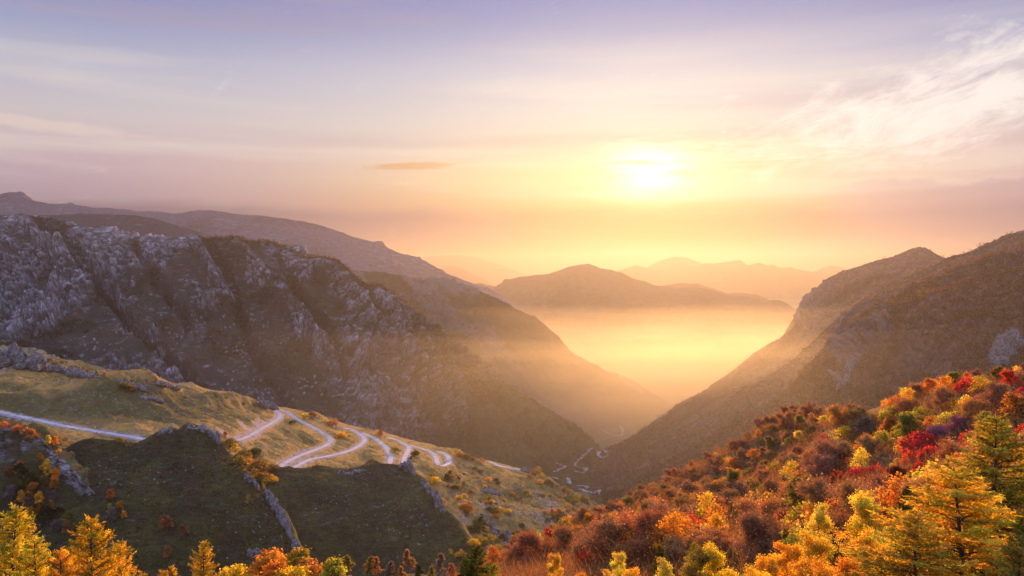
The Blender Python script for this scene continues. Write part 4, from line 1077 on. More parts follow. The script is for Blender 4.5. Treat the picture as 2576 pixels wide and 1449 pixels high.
SPECIAL = [  # proto, u, v of crown middle, crown width px, colour, bark, words
    ('round', 2112, 1162, 66, 'crimson', 'dark', 'compact crimson tree above the brown brushwood'), ('dome', 2046, 1238, 60, 'scarlet', 'dark', 'scarlet thicket low beside the tall yellow birch'), ('dome', 2115, 1216, 62, 'scarlet', 'dark', 'scarlet thicket right of the compact crimson tree'),
    ('dome', 2160, 1205, 64, 'crimson', 'dark', 'crimson thicket spreading below the compact crimson tree'), ('dome', 2205, 1195, 56, 'crimson', 'dark', 'deep crimson thicket touching the dark maroon tree'), ('round', 2264, 1212, 74, 'dark maroon', 'dark', 'dark maroon round tree in the middle of the red thicket'),
    ('round', 2316, 1196, 62, 'crimson', 'dark', 'bright crimson tree right of the dark maroon tree'), ('dome', 2299, 1160, 60, 'scarlet', 'dark', 'scarlet thicket above the dark maroon tree'), ('dome', 2340, 1150, 60, 'crimson', 'dark', 'crimson thicket against the broad golden larch'),
    ('round', 1972, 1316, 48, 'crimson', 'dark', 'single crimson bush above the golden birches'), ('bare', 2404, 1085, 66, 'mauve', 'pale', 'mauve twiggy tree left of the tallest larch'), ('bare', 2360, 1105, 60, 'mauve', 'pale', 'mauve twiggy tree below the bright yellow tree'),
    ('round', 2238, 1078, 56, 'rusty orange', 'dark', 'rusty orange round tree in the upper wood'), ('round', 2556, 1042, 88, 'rusty orange', 'dark', 'big rusty tree at the right edge above the larches'), ('round', 2570, 1104, 70, 'scarlet', 'dark', 'scarlet tree at the right edge below the big rusty tree'),
    ('airy', 2378, 1070, 64, 'yellow', 'pale', 'bright yellow tree high in the wood left of the tallest larch'), ('round', 2107, 1068, 50, 'yellow', 'pale', 'bright yellow tree near the crest of the wood'), ('tall', 2072, 1062, 34, 'yellow', 'pale', 'narrow yellow tree beside the bright crest tree'),
    ('round', 2011, 1108, 42, 'yellow', 'pale', 'yellow tree half way along the crest'), ('round', 1986, 1118, 34, 'lime-yellow', 'pale', 'lime bush left of the yellow tree along the crest'), ('round', 2038, 1090, 36, 'olive', 'dark', 'grey-green round bush near the crest'),
    ('dome', 2325, 1044, 56, 'lime-yellow', 'dark', 'lime-yellow tree below the skyline at the upper right'), ('airy', 2120, 1104, 62, 'golden', 'pale', 'golden airy tree in the upper wood'), ('dome', 2216, 1112, 60, 'lime-yellow', 'dark', 'lime thicket under the rusty orange round tree'),
    ('round', 2264, 1172, 36, 'yellow', 'dark', 'small yellow tree rising over the dark maroon tree'), ('dome', 1950, 1182, 46, 'lime-yellow', 'dark', 'lime tree in the middle of the brown wood'), ('dome', 1889, 1196, 46, 'olive', 'dark', 'olive tree in the middle of the brown wood'),
    ('round', 1842, 1182, 52, 'rusty orange', 'dark', 'rusty brown tree standing out on the near skyline'), ('dome', 1893, 1226, 50, 'olive', 'dark', 'second olive tree lower in the brown wood'), ('round', 1858, 1294, 66, 'lime-yellow', 'dark', 'round yellow-green tree above the golden birches'),
    ('round', 1925, 1290, 54, 'scarlet', 'dark', 'scarlet tree right of the round yellow-green tree'), ('round', 1950, 1270, 54, 'golden', 'dark', 'golden tree behind the scarlet tree'), ('round', 1588, 1280, 50, 'olive', 'dark', 'dark olive round tree on the near skyline'),
    ('airy', 1616, 1290, 36, 'lime-yellow', 'dark', 'lime tree touching the dark olive skyline tree'), ('dome', 1418, 1328, 46, 'olive', 'dark', 'olive bushy tree at the left part of the near skyline'), ('round', 1382, 1354, 40, 'scarlet', 'dark', 'scarlet tree on the near skyline by the golden slope'),
    ('round', 1478, 1320, 44, 'rusty orange', 'dark', 'rusty tree on the near skyline right of the scarlet one'), ('round', 1505, 1318, 36, 'scarlet', 'dark', 'small scarlet tree on the near skyline'), ('dome', 1350, 1360, 40, 'lime-yellow', 'dark', 'yellow-green bush on the near skyline by the golden slope'),
    ('airy', 1452, 1352, 60, 'russet', 'pale', 'russet tree with pale twisted limbs under the near skyline'), ('bare', 1372, 1395, 66, 'purple-brown', 'pale', 'leafless tree with white forked limbs near the thin birch'), ('bare', 2060, 1195, 84, 'purple-brown', 'pale', 'big leafless fan-shaped tree in the middle of the wood'),
    ('bare', 1690, 1262, 60, 'purple-brown', 'pale', 'leafless tree with a white crooked limb on the slope'), ('bare', 2180, 1085, 60, 'grey', 'pale', 'pale leafless tree in the upper wood'), ('airy', 2470, 985, 70, 'golden', 'pale', 'golden tree on the skyline at the upper right'),
    ('round', 2410, 962, 50, 'olive', 'dark', 'dark olive tree on the skyline at the upper right'), ('round', 2510, 950, 50, 'olive', 'dark', 'olive skyline tree near the right edge'), ('round', 2345, 980, 46, 'orange', 'dark', 'orange-tinged tree on the skyline at the upper right'),
    ('bare', 2500, 1010, 80, 'purple-brown', 'pale', 'pale-limbed leafless trees above the tallest larch'), ('round', 2550, 960, 54, 'scarlet', 'dark', 'red tree on the skyline at the right edge')]
NOUN = {'round': 'round tree', 'tall': 'narrow tree', 'airy': 'thin-leaved tree', 'bare': 'leafless tree', 'wild': 'twiggy tree', 'dome': 'bushy tree', 'fine': 'birch'}
CROWNW = {'round': 7.2, 'tall': 5.6, 'airy': 6.6, 'bare': 7.2, 'wild': 6.4, 'dome': 6.8}
taken = []; KEEP = []
for pr, u, v, wpx, c, bk, lb in SPECIAL:
    p = None
    for dv in (0.42, 0.6, 0.3, 0.9, 1.2):
        p = hit_near(u, v + wpx * dv)
        if p is not None and p[1] < 460: break
    if p is None or p[1] > 460: continue
    wpx *= 1.15; wm = wpx * p[1] / F
    KEEP.append((u, v, wpx, p[1]))
    # keep the crown middle where it is: height from the crown centre
    top = W(u, v - wpx * 0.42, p[1])[2]
    H = max(3.0, min(top - p[2], 13.0)); s = H / HREF[pr]
    plant('bare_tree' if pr == 'bare' else 'autumn_tree', pr, p, H, c, bk, min(2.2, max(0.7, wm / (CROWNW[pr] * s))), lb)
    taken.append((p[0], p[1], wm * 0.5))

rz = random.Random(5)
PAL_A = [('bare', 'purple-brown', 'grey', 4), ('wild', 'brown', 'grey', 5), ('wild', 'russet', 'grey', 6), ('bare', 'brown', 'pale', 4), ('airy', 'russet', 'pale', 4), ('round', 'olive', 'dark', 2), ('dome', 'olive', 'dark', 1), ('airy', 'rusty orange', 'dark', 3), ('dome', 'russet', 'dark', 2), ('airy', 'orange', 'grey', 2), ('dome', 'scarlet', 'dark', 1), ('airy', 'golden', 'grey', 1)]
PAL_B = [('wild', 'russet', 'grey', 4), ('bare', 'purple-brown', 'pale', 3), ('airy', 'rusty orange', 'dark', 4), ('airy', 'golden', 'pale', 5), ('airy', 'orange', 'pale', 4), ('dome', 'lime-yellow', 'dark', 2), ('dome', 'crimson', 'dark', 2), ('wild', 'brown', 'grey', 3), ('round', 'olive', 'dark', 2), ('dome', 'scarlet', 'dark', 1), ('airy', 'yellow', 'pale', 2)]
PAL_S = [('wild', 'purple-brown', 'grey', 5), ('wild', 'brown', 'grey', 5), ('round', 'brown', 'dark', 3), ('airy', 'russet', 'dark', 4), ('round', 'olive', 'dark', 3), ('airy', 'golden', 'grey', 1), ('airy', 'rusty orange', 'grey', 2)]
def pick(pal):
    r = rz.uniform(0, sum(p[3] for p in pal))
    for p in pal:
        r -= p[3]
        if r <= 0: return p
FILL = []
poly_v = lambda u: np.interp(u, [1150, 1240, 1352, 1440, 1523, 1600, 1690, 1823, 1900, 1950, 2000, 2208, 2338, 2504, 2576], [1475, 1425, 1388, 1355, 1328, 1306, 1274, 1238, 1150, 1075, 1052, 1066, 1000, 972, 964])
tries = 0
while len(FILL) < 480 and tries < 15000:
    tries += 1
    if tries < 1500:   # the crest rows first, they make the skyline
        src = CREST_NEAR if rz.random() < 0.5 else CREST_FAR
        a = rz.uniform(src[0][0], src[-1][0]); ar = np.array(src); q = W(a, np.interp(a, ar[:, 0], ar[:, 1]), np.interp(a, ar[:, 0], ar[:, 2]))
        x, y = q[0] + rz.uniform(-3, 3), q[1] + rz.uniform(-14, 4)
        p = np.array([x, y, near_z(x, y)[0]])
    elif tries < 2600:   # the ridge behind
        u = rz.uniform(1545, 2050); v0 = np.interp(u, [q[0] for q in CREST_FAR], [q[1] for q in CREST_FAR])
        p = hit_near(u, v0 + rz.uniform(2, 75), 300)
        if p is None: continue
    else:
        u = rz.uniform(1180, 2620); v = rz.uniform(poly_v(u) - (60 if u < 1950 else 0), 1449)
        p = hit_near(u, v)
        if p is None: continue
    if p[1] > 515: continue
    r = 2.5 + p[1] * 0.006
    if any((p[0] - a) ** 2 + ((p[1] - b) * 0.75) ** 2 < max(r, c) ** 2 for a, b, c in taken): continue
    u, v = project(p)
    if u < 1225 or (u < 1300 and v < 1415): continue
    k_ = F / p[1]; cu, cvv, cw = u, v - 4.2 * k_, 6.5 * k_
    if any(abs(cu - a) < 0.27 * (cw + w_) and abs(cvv - b) < 0.30 * (cw + w_) and p[1] < d_ + 6 for a, b, w_, d_ in KEEP): continue
    taken.append((p[0], p[1], r))
    pal = PAL_S if p[1] > 330 and u < 2080 else PAL_B if u > 2020 else PAL_A
    pr, c, bk, _ = pick(pal)
    H = rz.uniform(4.5, 9.5) * (1.0 if pr != 'dome' else 0.72)
    if v < poly_v(u) + 14: H *= 0.78
    FILL.append((p, pr, c, bk, H, float(u), float(v)))
# the leafy ones that show largest stay trees of their own, the farthest rest becomes one mass
FILL.sort(key=lambda f: -f[4] / f[0][1]); keep_, LEFTOVER, n_ = [], [], 0
for f in FILL:
    leafy_ = f[1] not in ('bare', 'wild'); n_ += leafy_
    (LEFTOVER if leafy_ and n_ > 190 else keep_).append(f)
FILL = keep_
FILL.sort(key=lambda f: f[5])
def zone(f):
    p, pr, c, bk, H, u, v = f
    if p[1] > 330 and u < 2080: a = 'on the dark ridge'
    elif p[1] > (225 if u < 1950 else 190): a = "on the wood's skyline"
    elif p[1] > 130: a = 'in mid-wood'
    else: a = 'low in the wood'
    return a, ('at its lower end' if u < 1500 else 'under the valley road' if u < 1750 else 'under the mist' if u < 2000 else 'by the red thickets' if u < 2250 else 'by the tall larches')
ORD = 'first second third fourth fifth sixth seventh eighth ninth tenth eleventh twelfth thirteenth fourteenth fifteenth sixteenth seventeenth eighteenth nineteenth'.split()
for t10, base in (('twentieth', 'twenty'), ('thirtieth', 'thirty'), ('fortieth', 'forty'), ('fiftieth', 'fifty')):
    ORD.append(t10); ORD += [base + '-' + w for w in ORD[:9]]
cnt = {}
from collections import Counter
tot = Counter((f[1], f[2]) + zone(f) for f in FILL)
for f in FILL:
    p, pr, c, bk, H, u, v = f
    key = (f[1], f[2]) + zone(f); i = cnt.get(key, 0); cnt[key] = i + 1
    place = ' '.join(zone(f))
    lb = f'{c} {NOUN[pr]} {place}'
    if tot[key] > 1: lb += f', {ORD[i]} from left'
    plant('bare_tree' if pr in ('bare', 'wild') else 'autumn_tree', pr, p, H, c, bk, rz.uniform(0.95, 1.3), lb, 'trees of the autumn wood')
print('FILL', len(FILL), 'planted', len(PLANTED))

# brushwood between the trees: uncountable
def thicket(name, pts, hs, cols, label, leaf, per, mat, seed, twig=True):
    rs = np.random.RandomState(seed); n = len(pts); K = Geo()
    idx = np.repeat(np.arange(n), per)
    base = pts[idx]; h = hs[idx][:, None]
    off = rs.normal(size=(n * per, 3)) * np.concatenate([h * 0.45, h * 0.45, h * 0.25], 1); off[:, 2] = np.abs(off[:, 2]) + h[:, 0] * 0.35 * rs.rand(n * per)
    t = cols[idx] * rs.uniform(0.55, 1.4, (n * per, 1))
    if twig:
        d = rs.normal(size=off.shape) * 0.5 + [0, 0, 0.8]; d /= np.linalg.norm(d, axis=1)[:, None]
        K.spikes(base + off, base + off + d * h * rs.uniform(0.25, 0.6, (n * per, 1)), leaf * 0.25, t, rs)
    q = rs.rand(n * per) < (0.5 if twig else 1.0)
    K.quads((base + off)[q], leaf * rs.uniform(0.6, 1.4, q.sum()), t[q], rs)
    me = K.mesh(name, mat); o = put(name, me)
    o['kind'] = 'stuff'; o['label'] = label
    return o

rs = np.random.RandomState(3)
bx = rs.uniform(-70, 330, 11000); by = rs.uniform(75, 520, 11000)
bz = near_z(bx, by); bu, bv = project(np.stack([bx, by, bz], -1))
pv = np.array([poly_v(u) for u in bu]); cfv = np.interp(bu, [q[0] for q in CREST_FAR], [q[1] for q in CREST_FAR])
keep = (bu > 1150) & (bu < 2640) & ((bv > pv - 12) | ((by > 330) & (bu > 1530) & (bv > cfv - 6)))
bx, by, bz = bx[keep], by[keep], bz[keep]
cols = np.array([LEAF[c] for c in ('brown', 'russet', 'purple-brown', 'rusty orange', 'purple-brown', 'brown')])[rs.randint(0, 6, len(bx))] * 0.8
thicket('brushwood', np.stack([bx, by, bz], -1), rs.uniform(2.4, 5.2, len(bx)), cols, 'brown leafless brushwood filling the gaps between the autumn trees', 0.36, 60, m_twig, 1)
# ================================================================== ROCKS, SHRUBS, POLES, FAR ROAD
bpy.context.view_layer.update()
_dg = bpy.context.evaluated_depsgraph_get()
_terr = [o for o in SC.objects if o.get('kind') == 'structure' and o.name.split('.')[0] in ('meadow_hill', 'grassy_spur', 'shaded_hillside', 'rocky_knoll', 'ground', 'rocky_mountain', 'dark_spur', 'wooded_shoulder', 'wooded_rib', 'wooded_mountainside', 'woodland_slope')]
from mathutils.bvhtree import BVHTree
_bv = {}
def bvh(o):
    if o.name not in _bv: _bv[o.name] = BVHTree.FromObject(o, _dg)
    return _bv[o.name]
def shoot(u, v, names=None):
    """first terrain point under picture position u, v"""
    d = Vector(W(u, v, 100.0)).normalized(); best = None
    for o in _terr:
        if names and o.name.split('.')[0] not in names: continue
        h = bvh(o).ray_cast(Vector((0, 0, 0)), d)
        if h[0] is not None and (best is None or h[3] < best[3]): best = h
    return None if best is None else np.array(best[0])
LEFT = ('meadow_hill', 'grassy_spur', 'shaded_hillside', 'rocky_knoll')

# ---- road on the valley floor
VALLEY_ROADS = [
    ([zz3(*p) for p in ((1045, 372), (1066, 400), (1062, 425), (1040, 440), (1000, 432), (960, 420), (920, 402), (880, 385), (845, 365))], 10, 'faint road far down the valley in the mist'),
    ([zz3(*p) for p in ((850, 368), (880, 390), (903, 410), (885, 432), (860, 455), (858, 475), (880, 500), (920, 530), (950, 558), (956, 580), (940, 596), (910, 592), (885, 568), (865, 535), (845, 524), (825, 535), (795, 565), (775, 590), (740, 612), (715, 640), (730, 660), (765, 672), (800, 684), (795, 698), (765, 704), (715, 690))], 13, 'bright winding road on the valley floor'),
    ([zz3(*p) for p in ((550, 698), (600, 690), (645, 668), (630, 652), (570, 628))], 11, 'short valley road bend below the golden slope'),
    ([zz3(*p) for p in ((655, 738), (668, 760), (680, 785))], 11, 'bright piece of valley road in the bottom of the valley'),
    ([zz3(*p) for p in ((550, 730), (575, 745), (598, 757))], 10, 'short piece of valley road beside the golden slope'),
    ([zz3(*p) for p in ((735, 798), (780, 800), (812, 808), (815, 815), (795, 820))], 10, 'hairpin of valley road among the scrub'),
    ([zz3(*p) for p in ((742, 824), (785, 838), (830, 850), (875, 850), (905, 856), (918, 866))], 11, 'lowest piece of valley road above the autumn wood')]
for px, wd, lb in VALLEY_ROADS:
    pts = [shoot(u, v, ('ground', 'rocky_mountain', 'dark_spur', 'wooded_shoulder', 'wooded_rib', 'wooded_mountainside')) for u, v in resample(np.array(px), 3.0)]
    pts = [p for p in pts if p is not None]
    run = [pts[0]]; best = run
    for p in pts[1:]:
        if np.linalg.norm(p - run[-1]) > 70: run = []
        run.append(p)
        if len(run) > len(best): best = run
    pts = np.array(best)
    if len(pts) < 4: continue
    k = 5; zp = np.pad(pts[:, 2], (k, k), mode='edge'); zs = np.array([zp[i:i + 2 * k + 1].mean() for i in range(len(pts))])
    pts[:, 2] = np.maximum(zs, pts[:, 2] - 1.0) + 1.5
    V, f = road_mesh(pts, wd)
    tag(put('valley_road', make_mesh('valley_road', V, f, smooth=False), m_road), lb, 'road', kind='structure')

# ---- rock outcrops: jagged bodies along a line on the ground
def rock_material():
    m, nt = newmat('weathered grey rock')
    out = nd(nt, 'ShaderNodeOutputMaterial'); b = nd(nt, 'ShaderNodeBsdfPrincipled', i_Roughness=0.95); b.inputs['Specular IOR Level'].default_value = 0.1
    tc = nd(nt, 'ShaderNodeTexCoord')
    n1 = nd(nt, 'ShaderNodeTexNoise', i_Scale=0.35, i_Detail=8, i_Roughness=0.7); n2 = nd(nt, 'ShaderNodeTexVoronoi', feature='DISTANCE_TO_EDGE', i_Scale=0.30)
    nz = nd(nt, 'ShaderNodeTexNoise', i_Scale=0.5, i_Detail=4)
    nt.links.new(tc.outputs['Object'], nz.inputs['Vector'])
    wv = nd(nt, 'ShaderNodeVectorMath', operation='MULTIPLY_ADD'); nt.links.new(nz.outputs['Color'], wv.inputs[0]); wv.inputs[1].default_value = (4, 4, 4); nt.links.new(tc.outputs['Object'], wv.inputs[2])
    nt.links.new(tc.outputs['Object'], n1.inputs['Vector']); nt.links.new(wv.outputs[0], n2.inputs['Vector'])
    c = ramp(nt, n1.outputs[0], [(0.30, (0.04, 0.033, 0.028)), (0.45, (0.13, 0.115, 0.105)), (0.6, (0.28, 0.255, 0.245)), (0.75, (0.16, 0.125, 0.09))])
    at = nd(nt, 'ShaderNodeAttribute', attribute_name='albedo')
    c = mixc(nt, at.outputs['Fac'], c, (0.10, 0.085, 0.03))
    nt.links.new(c, b.inputs['Base Color'])
    bp = nd(nt, 'ShaderNodeBump', i_Strength=1.0, i_Distance=1.2); nt.links.new(n1.outputs[0], bp.inputs['Height']); nt.links.new(bp.outputs[0], b.inputs['Normal'])
    nt.links.new(b.outputs[0], out.inputs[0])
    return m
m_rock = rock_material()

def outcrop(px, h, w, label, seed, names=LEFT, jag=1.0, lean=0.0):
    pts = []
    for u, v in resample(np.array(px, float), 3.0 if len(px) > 1 else 1.0):
        p = shoot(u, v, names)
        if p is not None: pts.append(p)
    if len(pts) < 3: return
    pts = resample(np.array(pts), 0.9)
    # drop jumps to another hill
    n = len(pts); nr = 26
    t = np.gradient(pts, axis=0); t /= np.linalg.norm(t, axis=1)[:, None] + 1e-9
    sidev = np.stack([t[:, 1], -t[:, 0], t[:, 0] * 0], -1); sidev /= np.linalg.norm(sidev, axis=1)[:, None] + 1e-9
    s = np.arange(n) * 0.9
    env = np.clip(np.minimum(np.arange(n), np.arange(n)[::-1]) / max(2.0, 0.16 * n), 0, 1) ** 0.6
    hh = h * env * (0.30 + 1.3 * np.clip(0.5 + fbm(s / (1.3 * w), s * 0 + seed, s * 0, 4) * 1.5 * jag, 0, 1.3)); ww = w * (0.25 + 0.75 * env) * (0.75 + 0.5 * (fbm(s / 7, s * 0 + seed + 5, s * 0, 2)))
    a = np.linspace(-0.35, math.pi + 0.35, nr)
    V = pts[:, None] + sidev[:, None] * (np.cos(a)[None, :, None] * ww[:, None, None]) + np.array([0, 0, 1.0]) * (np.sin(a)[None, :, None] * np.where(np.sin(a)[None, :, None] > 0, hh[:, None, None], 4.0)) + t[:, None] * 0
    V[..., 2] += lean * np.cos(a)[None] * ww[:, None]
    N = grid_normals(V)
    c = pts[:, None] + 0 * V; out = V - c; out /= np.linalg.norm(out, axis=-1)[..., None] + 1e-9
    x, y, z = V[..., 0] + seed * 31, V[..., 1], V[..., 2]
    wx = fbm(x / 4, y / 4, z / 4, 2) * 1.5
    d1, d2, c1 = worley((x + wx) / 5.5, (y + wx) / 5.5, z / 8); e1, e2, c2 = worley((x + wx) / 2.1, y / 2.1, (z - wx) / 2.8)
    disp = (c1 - 0.45) * 0.50 * min(h, w) + (c2 - 0.45) * 0.22 * min(h, w) - 0.16 * min(h, w) * (1 - sstep(0, 0.2, d2 - d1)) + 0.06 * min(h, w) * fbm(x, y, z, 3)
    V = V + out * (disp * env[:, None])[..., None]
    grass = sstep(0.15, 0.45, fbm(x / 5, y / 5, z / 5, 3) + 0.25 * (np.sin(a)[None] < 0.15) - 0.05)
    me = make_mesh('rock_outcrop', V, grid_faces(*V.shape[:2]), np.repeat(grass[..., None], 3, -1), smooth=False)
    tag(put('rock_outcrop', me, m_rock), label, 'rock', 'rocky outcrops on the grassy hills')

outcrop([(-40, 925), (20, 915), (60, 922), (105, 935)], 16, 14, 'big pale crag at the left edge on top of the grassy hill', 1, ('meadow_hill',), 0.9)
outcrop([(105, 930), (150, 937), (200, 945), (260, 950)], 6, 6, 'line of broken rocks trailing from the big pale crag', 2, ('meadow_hill',), 1.4)
outcrop([(290, 960), (340, 975), (375, 985)], 5, 6, 'grey rocks among bushes in the middle of the grassy hill', 3, ('meadow_hill',), 1.3)
outcrop([(380, 965), (420, 972), (450, 980)], 4, 5, 'low rocks on the sunny part of the grassy hill', 4, ('meadow_hill',), 1.3)
outcrop([(350, 1000), (385, 1005), (410, 1012)], 3.5, 5, 'low rocks under the sunny part of the grassy hill', 5, ('meadow_hill',), 1.2)
outcrop([(640, 1012), (670, 1024), (700, 1032)], 7, 7, 'dark boulders beside the topmost road bend', 6, ('meadow_hill',), 1.3)
outcrop([(466, 1082), (482, 1078), (505, 1079), (520, 1086)], 4.0, 4.5, 'crumbling rock cap on the pointed top of the dark spur', 7, ('grassy_spur',), 1.2)
outcrop([(524, 1088), (540, 1102), (552, 1118)], 5, 4, 'dark rock step right of the rock cap on the dark spur', 8, ('grassy_spur',), 1.1)
outcrop([(392, 1093), (415, 1086), (436, 1088)], 3.2, 4, 'small rounded rock knob on the crest of the dark spur', 9, ('grassy_spur',), 0.8)
outcrop([(618, 1192), (640, 1218), (652, 1235)], 5, 4, 'pale rocks half way down the edge of the dark spur', 10, ('grassy_spur',), 1.2)
outcrop([(662, 1240), (676, 1256), (690, 1280), (708, 1308), (726, 1340), (738, 1362)], 6.5, 3.6, 'tall jagged rock fin down the right edge of the dark spur', 11, ('grassy_spur',), 1.5)
outcrop([(738, 1360), (746, 1385), (752, 1405)], 4, 3.5, 'small rocks below the jagged fin', 12, ('grassy_spur',), 1.2)
outcrop([(622, 1395), (640, 1398), (656, 1404)], 6, 4.5, 'lone pinkish rock above the rounded orange canopy', 13, ('grassy_spur',), 1.0)
outcrop([(848, 1190), (880, 1192), (920, 1184)], 3.5, 5, 'low rocks along the crest of the shaded hillside', 14, ('shaded_hillside',), 1.3)
outcrop([(1005, 1172), (1025, 1182), (1045, 1196)], 7, 6, 'rugged rock knob at the end of the short road', 15, ('shaded_hillside',), 1.1)
outcrop([(1060, 1212), (1075, 1232), (1090, 1252)], 5, 5, 'rocks along the right edge of the shaded hillside', 16, ('shaded_hillside',), 1.3)
outcrop([(1092, 1256), (1104, 1272), (1116, 1290)], 9, 5, 'tall pale rock slab at the right edge of the shaded hillside', 17, ('shaded_hillside',), 1.3)
outcrop([(1210, 1235), (1232, 1240), (1252, 1246)], 5, 6, 'grey rocks on the golden slope below the U-shaped bend', 18, ('meadow_hill',), 1.3)
outcrop([(1200, 1300), (1228, 1318), (1250, 1345)], 7, 7, 'steep grey rocks low on the golden slope', 19, ('meadow_hill',), 1.4)
outcrop([(1262, 1345), (1285, 1365), (1300, 1385)], 6, 6, 'grey rock band at the foot of the golden slope', 20, ('meadow_hill',), 1.4)
outcrop([(1310, 1182), (1330, 1188), (1348, 1196)], 5, 6, 'dark rock under the last stretch of hill road', 21, ('meadow_hill',), 0.9)
outcrop([(2490, 935), (2520, 905), (2540, 885), (2556, 878), (2590, 872)], 26, 18, 'pale rock pinnacles on the wooded mountainside at the right edge', 22, ('wooded_mountainside',), 1.6)
outcrop([(2108, 985), (2128, 960), (2140, 925), (2148, 900)], 16, 12, 'narrow grey rock tooth on the wooded mountainside', 23, ('wooded_mountainside',), 1.2)

# ---- shrubs and small trees on the left hills
SH = []
def sh(u, v, h, proto, colour, names=LEFT, kind='shrub', bark='dark', wide=1.2, label=None):
    p = shoot(u, v, names)
    if p is None: return
    hp = h / p[1] * F; q_ = [np.array([[u]]), ]
    if min(float(seg_dist(np.array([u]), np.array([v - k * hp]), px)[0]) for px in ROADS_PX for k in (0, 0.4, 0.8)) < 8: return
    SH.append((kind, proto, p, h, colour, bark, wide, label, u, v))
rq = random.Random(21)
# trees standing on the dark slopes, from the picture
def zz5(x, y): return (x * 0.3055, 1006.3 + y * 0.3055)
for x, y, s, c in ((400, 362, 46, 'yellow'), (460, 368, 50, 'orange'), (485, 460, 34, 'golden'), (352, 500, 44, 'orange'), (378, 585, 60, 'golden'), (410, 615, 70, 'golden'), (455, 605, 50, 'olive'), (465, 652, 52, 'orange'), (350, 575, 40, 'rusty orange'), (165, 605, 60, 'rusty orange'), (182, 655, 84, 'dark green'), (365, 690, 44, 'olive'),
                   (455, 735, 66, 'orange'), (195, 745, 70, 'olive'), (260, 770, 60, 'orange'), (170, 790, 50, 'dark green'), (85, 810, 60, 'grey'), (180, 850, 70, 'golden'), (325, 852, 56, 'golden'), (425, 905, 60, 'golden'), (330, 930, 62, 'orange'), (235, 978, 58, 'golden'), (390, 990, 66, 'dark green'), (555, 1000, 50, 'olive'), (470, 1075, 50, 'grey'), (550, 1085, 50, 'brown'),
                   (625, 1130, 70, 'olive'), (850, 1090, 60, 'olive'), (930, 810, 50, 'rusty orange'), (903, 930, 52, 'lime-yellow'), (985, 908, 46, 'orange'), (1020, 970, 40, 'golden'), (915, 990, 60, 'grey'), (1375, 1050, 60, 'russet'), (1535, 1110, 60, 'brown'), (1380, 1290, 50, 'russet'), (240, 880, 50, 'grey'), (120, 930, 56, 'grey'), (300, 700, 46, 'dark green'), (60, 640, 50, 'brown'), (440, 820, 44, 'grey'), (285, 835, 40, 'brown')):
    u, v = zz5(x, y); d = 600.0
    h = s * 0.3055 * d / F * 2.0
    pr = 'bare' if c == 'grey' else rq.choice(['round', 'tall', 'round'])
    sh(u, v + s * 0.14, h, pr, c, ('grassy_spur', 'rocky_knoll'), 'bare_tree' if c == 'grey' else 'autumn_tree', 'grey', 1.0 if pr == 'tall' else 0.95, None)
# bushes behind the crest of the dark spur and down its sunny flank
for x, y, s, c in ((1330, 690, 60, 'olive'), (1360, 720, 50, 'golden'), (1400, 760, 60, 'olive'), (1425, 765, 40, 'rusty orange'), (1470, 750, 70, 'dark green'), (1385, 800, 50, 'olive'), (1425, 800, 50, 'rusty orange'), (1480, 835, 60, 'olive'), (1440, 850, 50, 'golden'), (1500, 800, 50, 'olive'), (1530, 850, 60, 'russet'), (1560, 900, 50, 'golden'), (1350, 650, 44, 'golden'), (1300, 640, 40, 'rusty orange'), (1460, 880, 50, 'golden'), (1510, 890, 50, 'olive'), (1570, 830, 50, 'olive')):
    u, v = zz1(x, y); h = s * 0.4358 * 720 / F * 1.15
    sh(u, v + s * 0.12, h, rq.choice(['dome', 'round', 'dome']), c, ('grassy_spur', 'meadow_hill', 'shaded_hillside'))
for x, y, c in ((540, 625, 'rusty orange'), (600, 645, 'olive'), (640, 655, 'golden'), (690, 665, 'olive'), (745, 660, 'golden'), (20, 585, 'rusty orange'), (100, 605, 'rusty orange'), (160, 620, 'russet'), (190, 650, 'russet')):
    u, v = zz1(x, y); sh(u, v + 6, rq.uniform(4.5, 7), 'dome', c, ('grassy_spur', 'rocky_knoll', 'meadow_hill'))
# along the crest of the meadow hill
cu = np.array([q[0] for q in ((60, 0), (1560, 0))])
mc = np.array([(60, 872), (100, 897), (180, 917), (280, 940), (480, 975), (700, 1030), (800, 1050), (870, 1074), (950, 1089), (1000, 1104), (1120, 1134), (1250, 1169), (1370, 1209), (1470, 1260), (1540, 1312)], float)
for u in list(np.arange(105, 260, 17)) + list(np.arange(330, 420, 22)) + list(np.arange(540, 680, 26)) + list(np.arange(725, 1540, 15)):
    u = u + rq.uniform(-6, 6); v = np.interp(u, mc[:, 0], mc[:, 1]) + rq.uniform(3, 13)
    c = rq.choice(['golden', 'orange', 'yellow', 'olive', 'dark green', 'rusty orange', 'olive', 'russet']) if u > 700 else rq.choice(['rusty orange', 'olive', 'russet', 'olive'])
    sh(u, v, rq.uniform(6, 11) if u > 700 else rq.uniform(4, 6), rq.choice(['dome', 'round', 'airy', 'dome']), c, ('meadow_hill',))
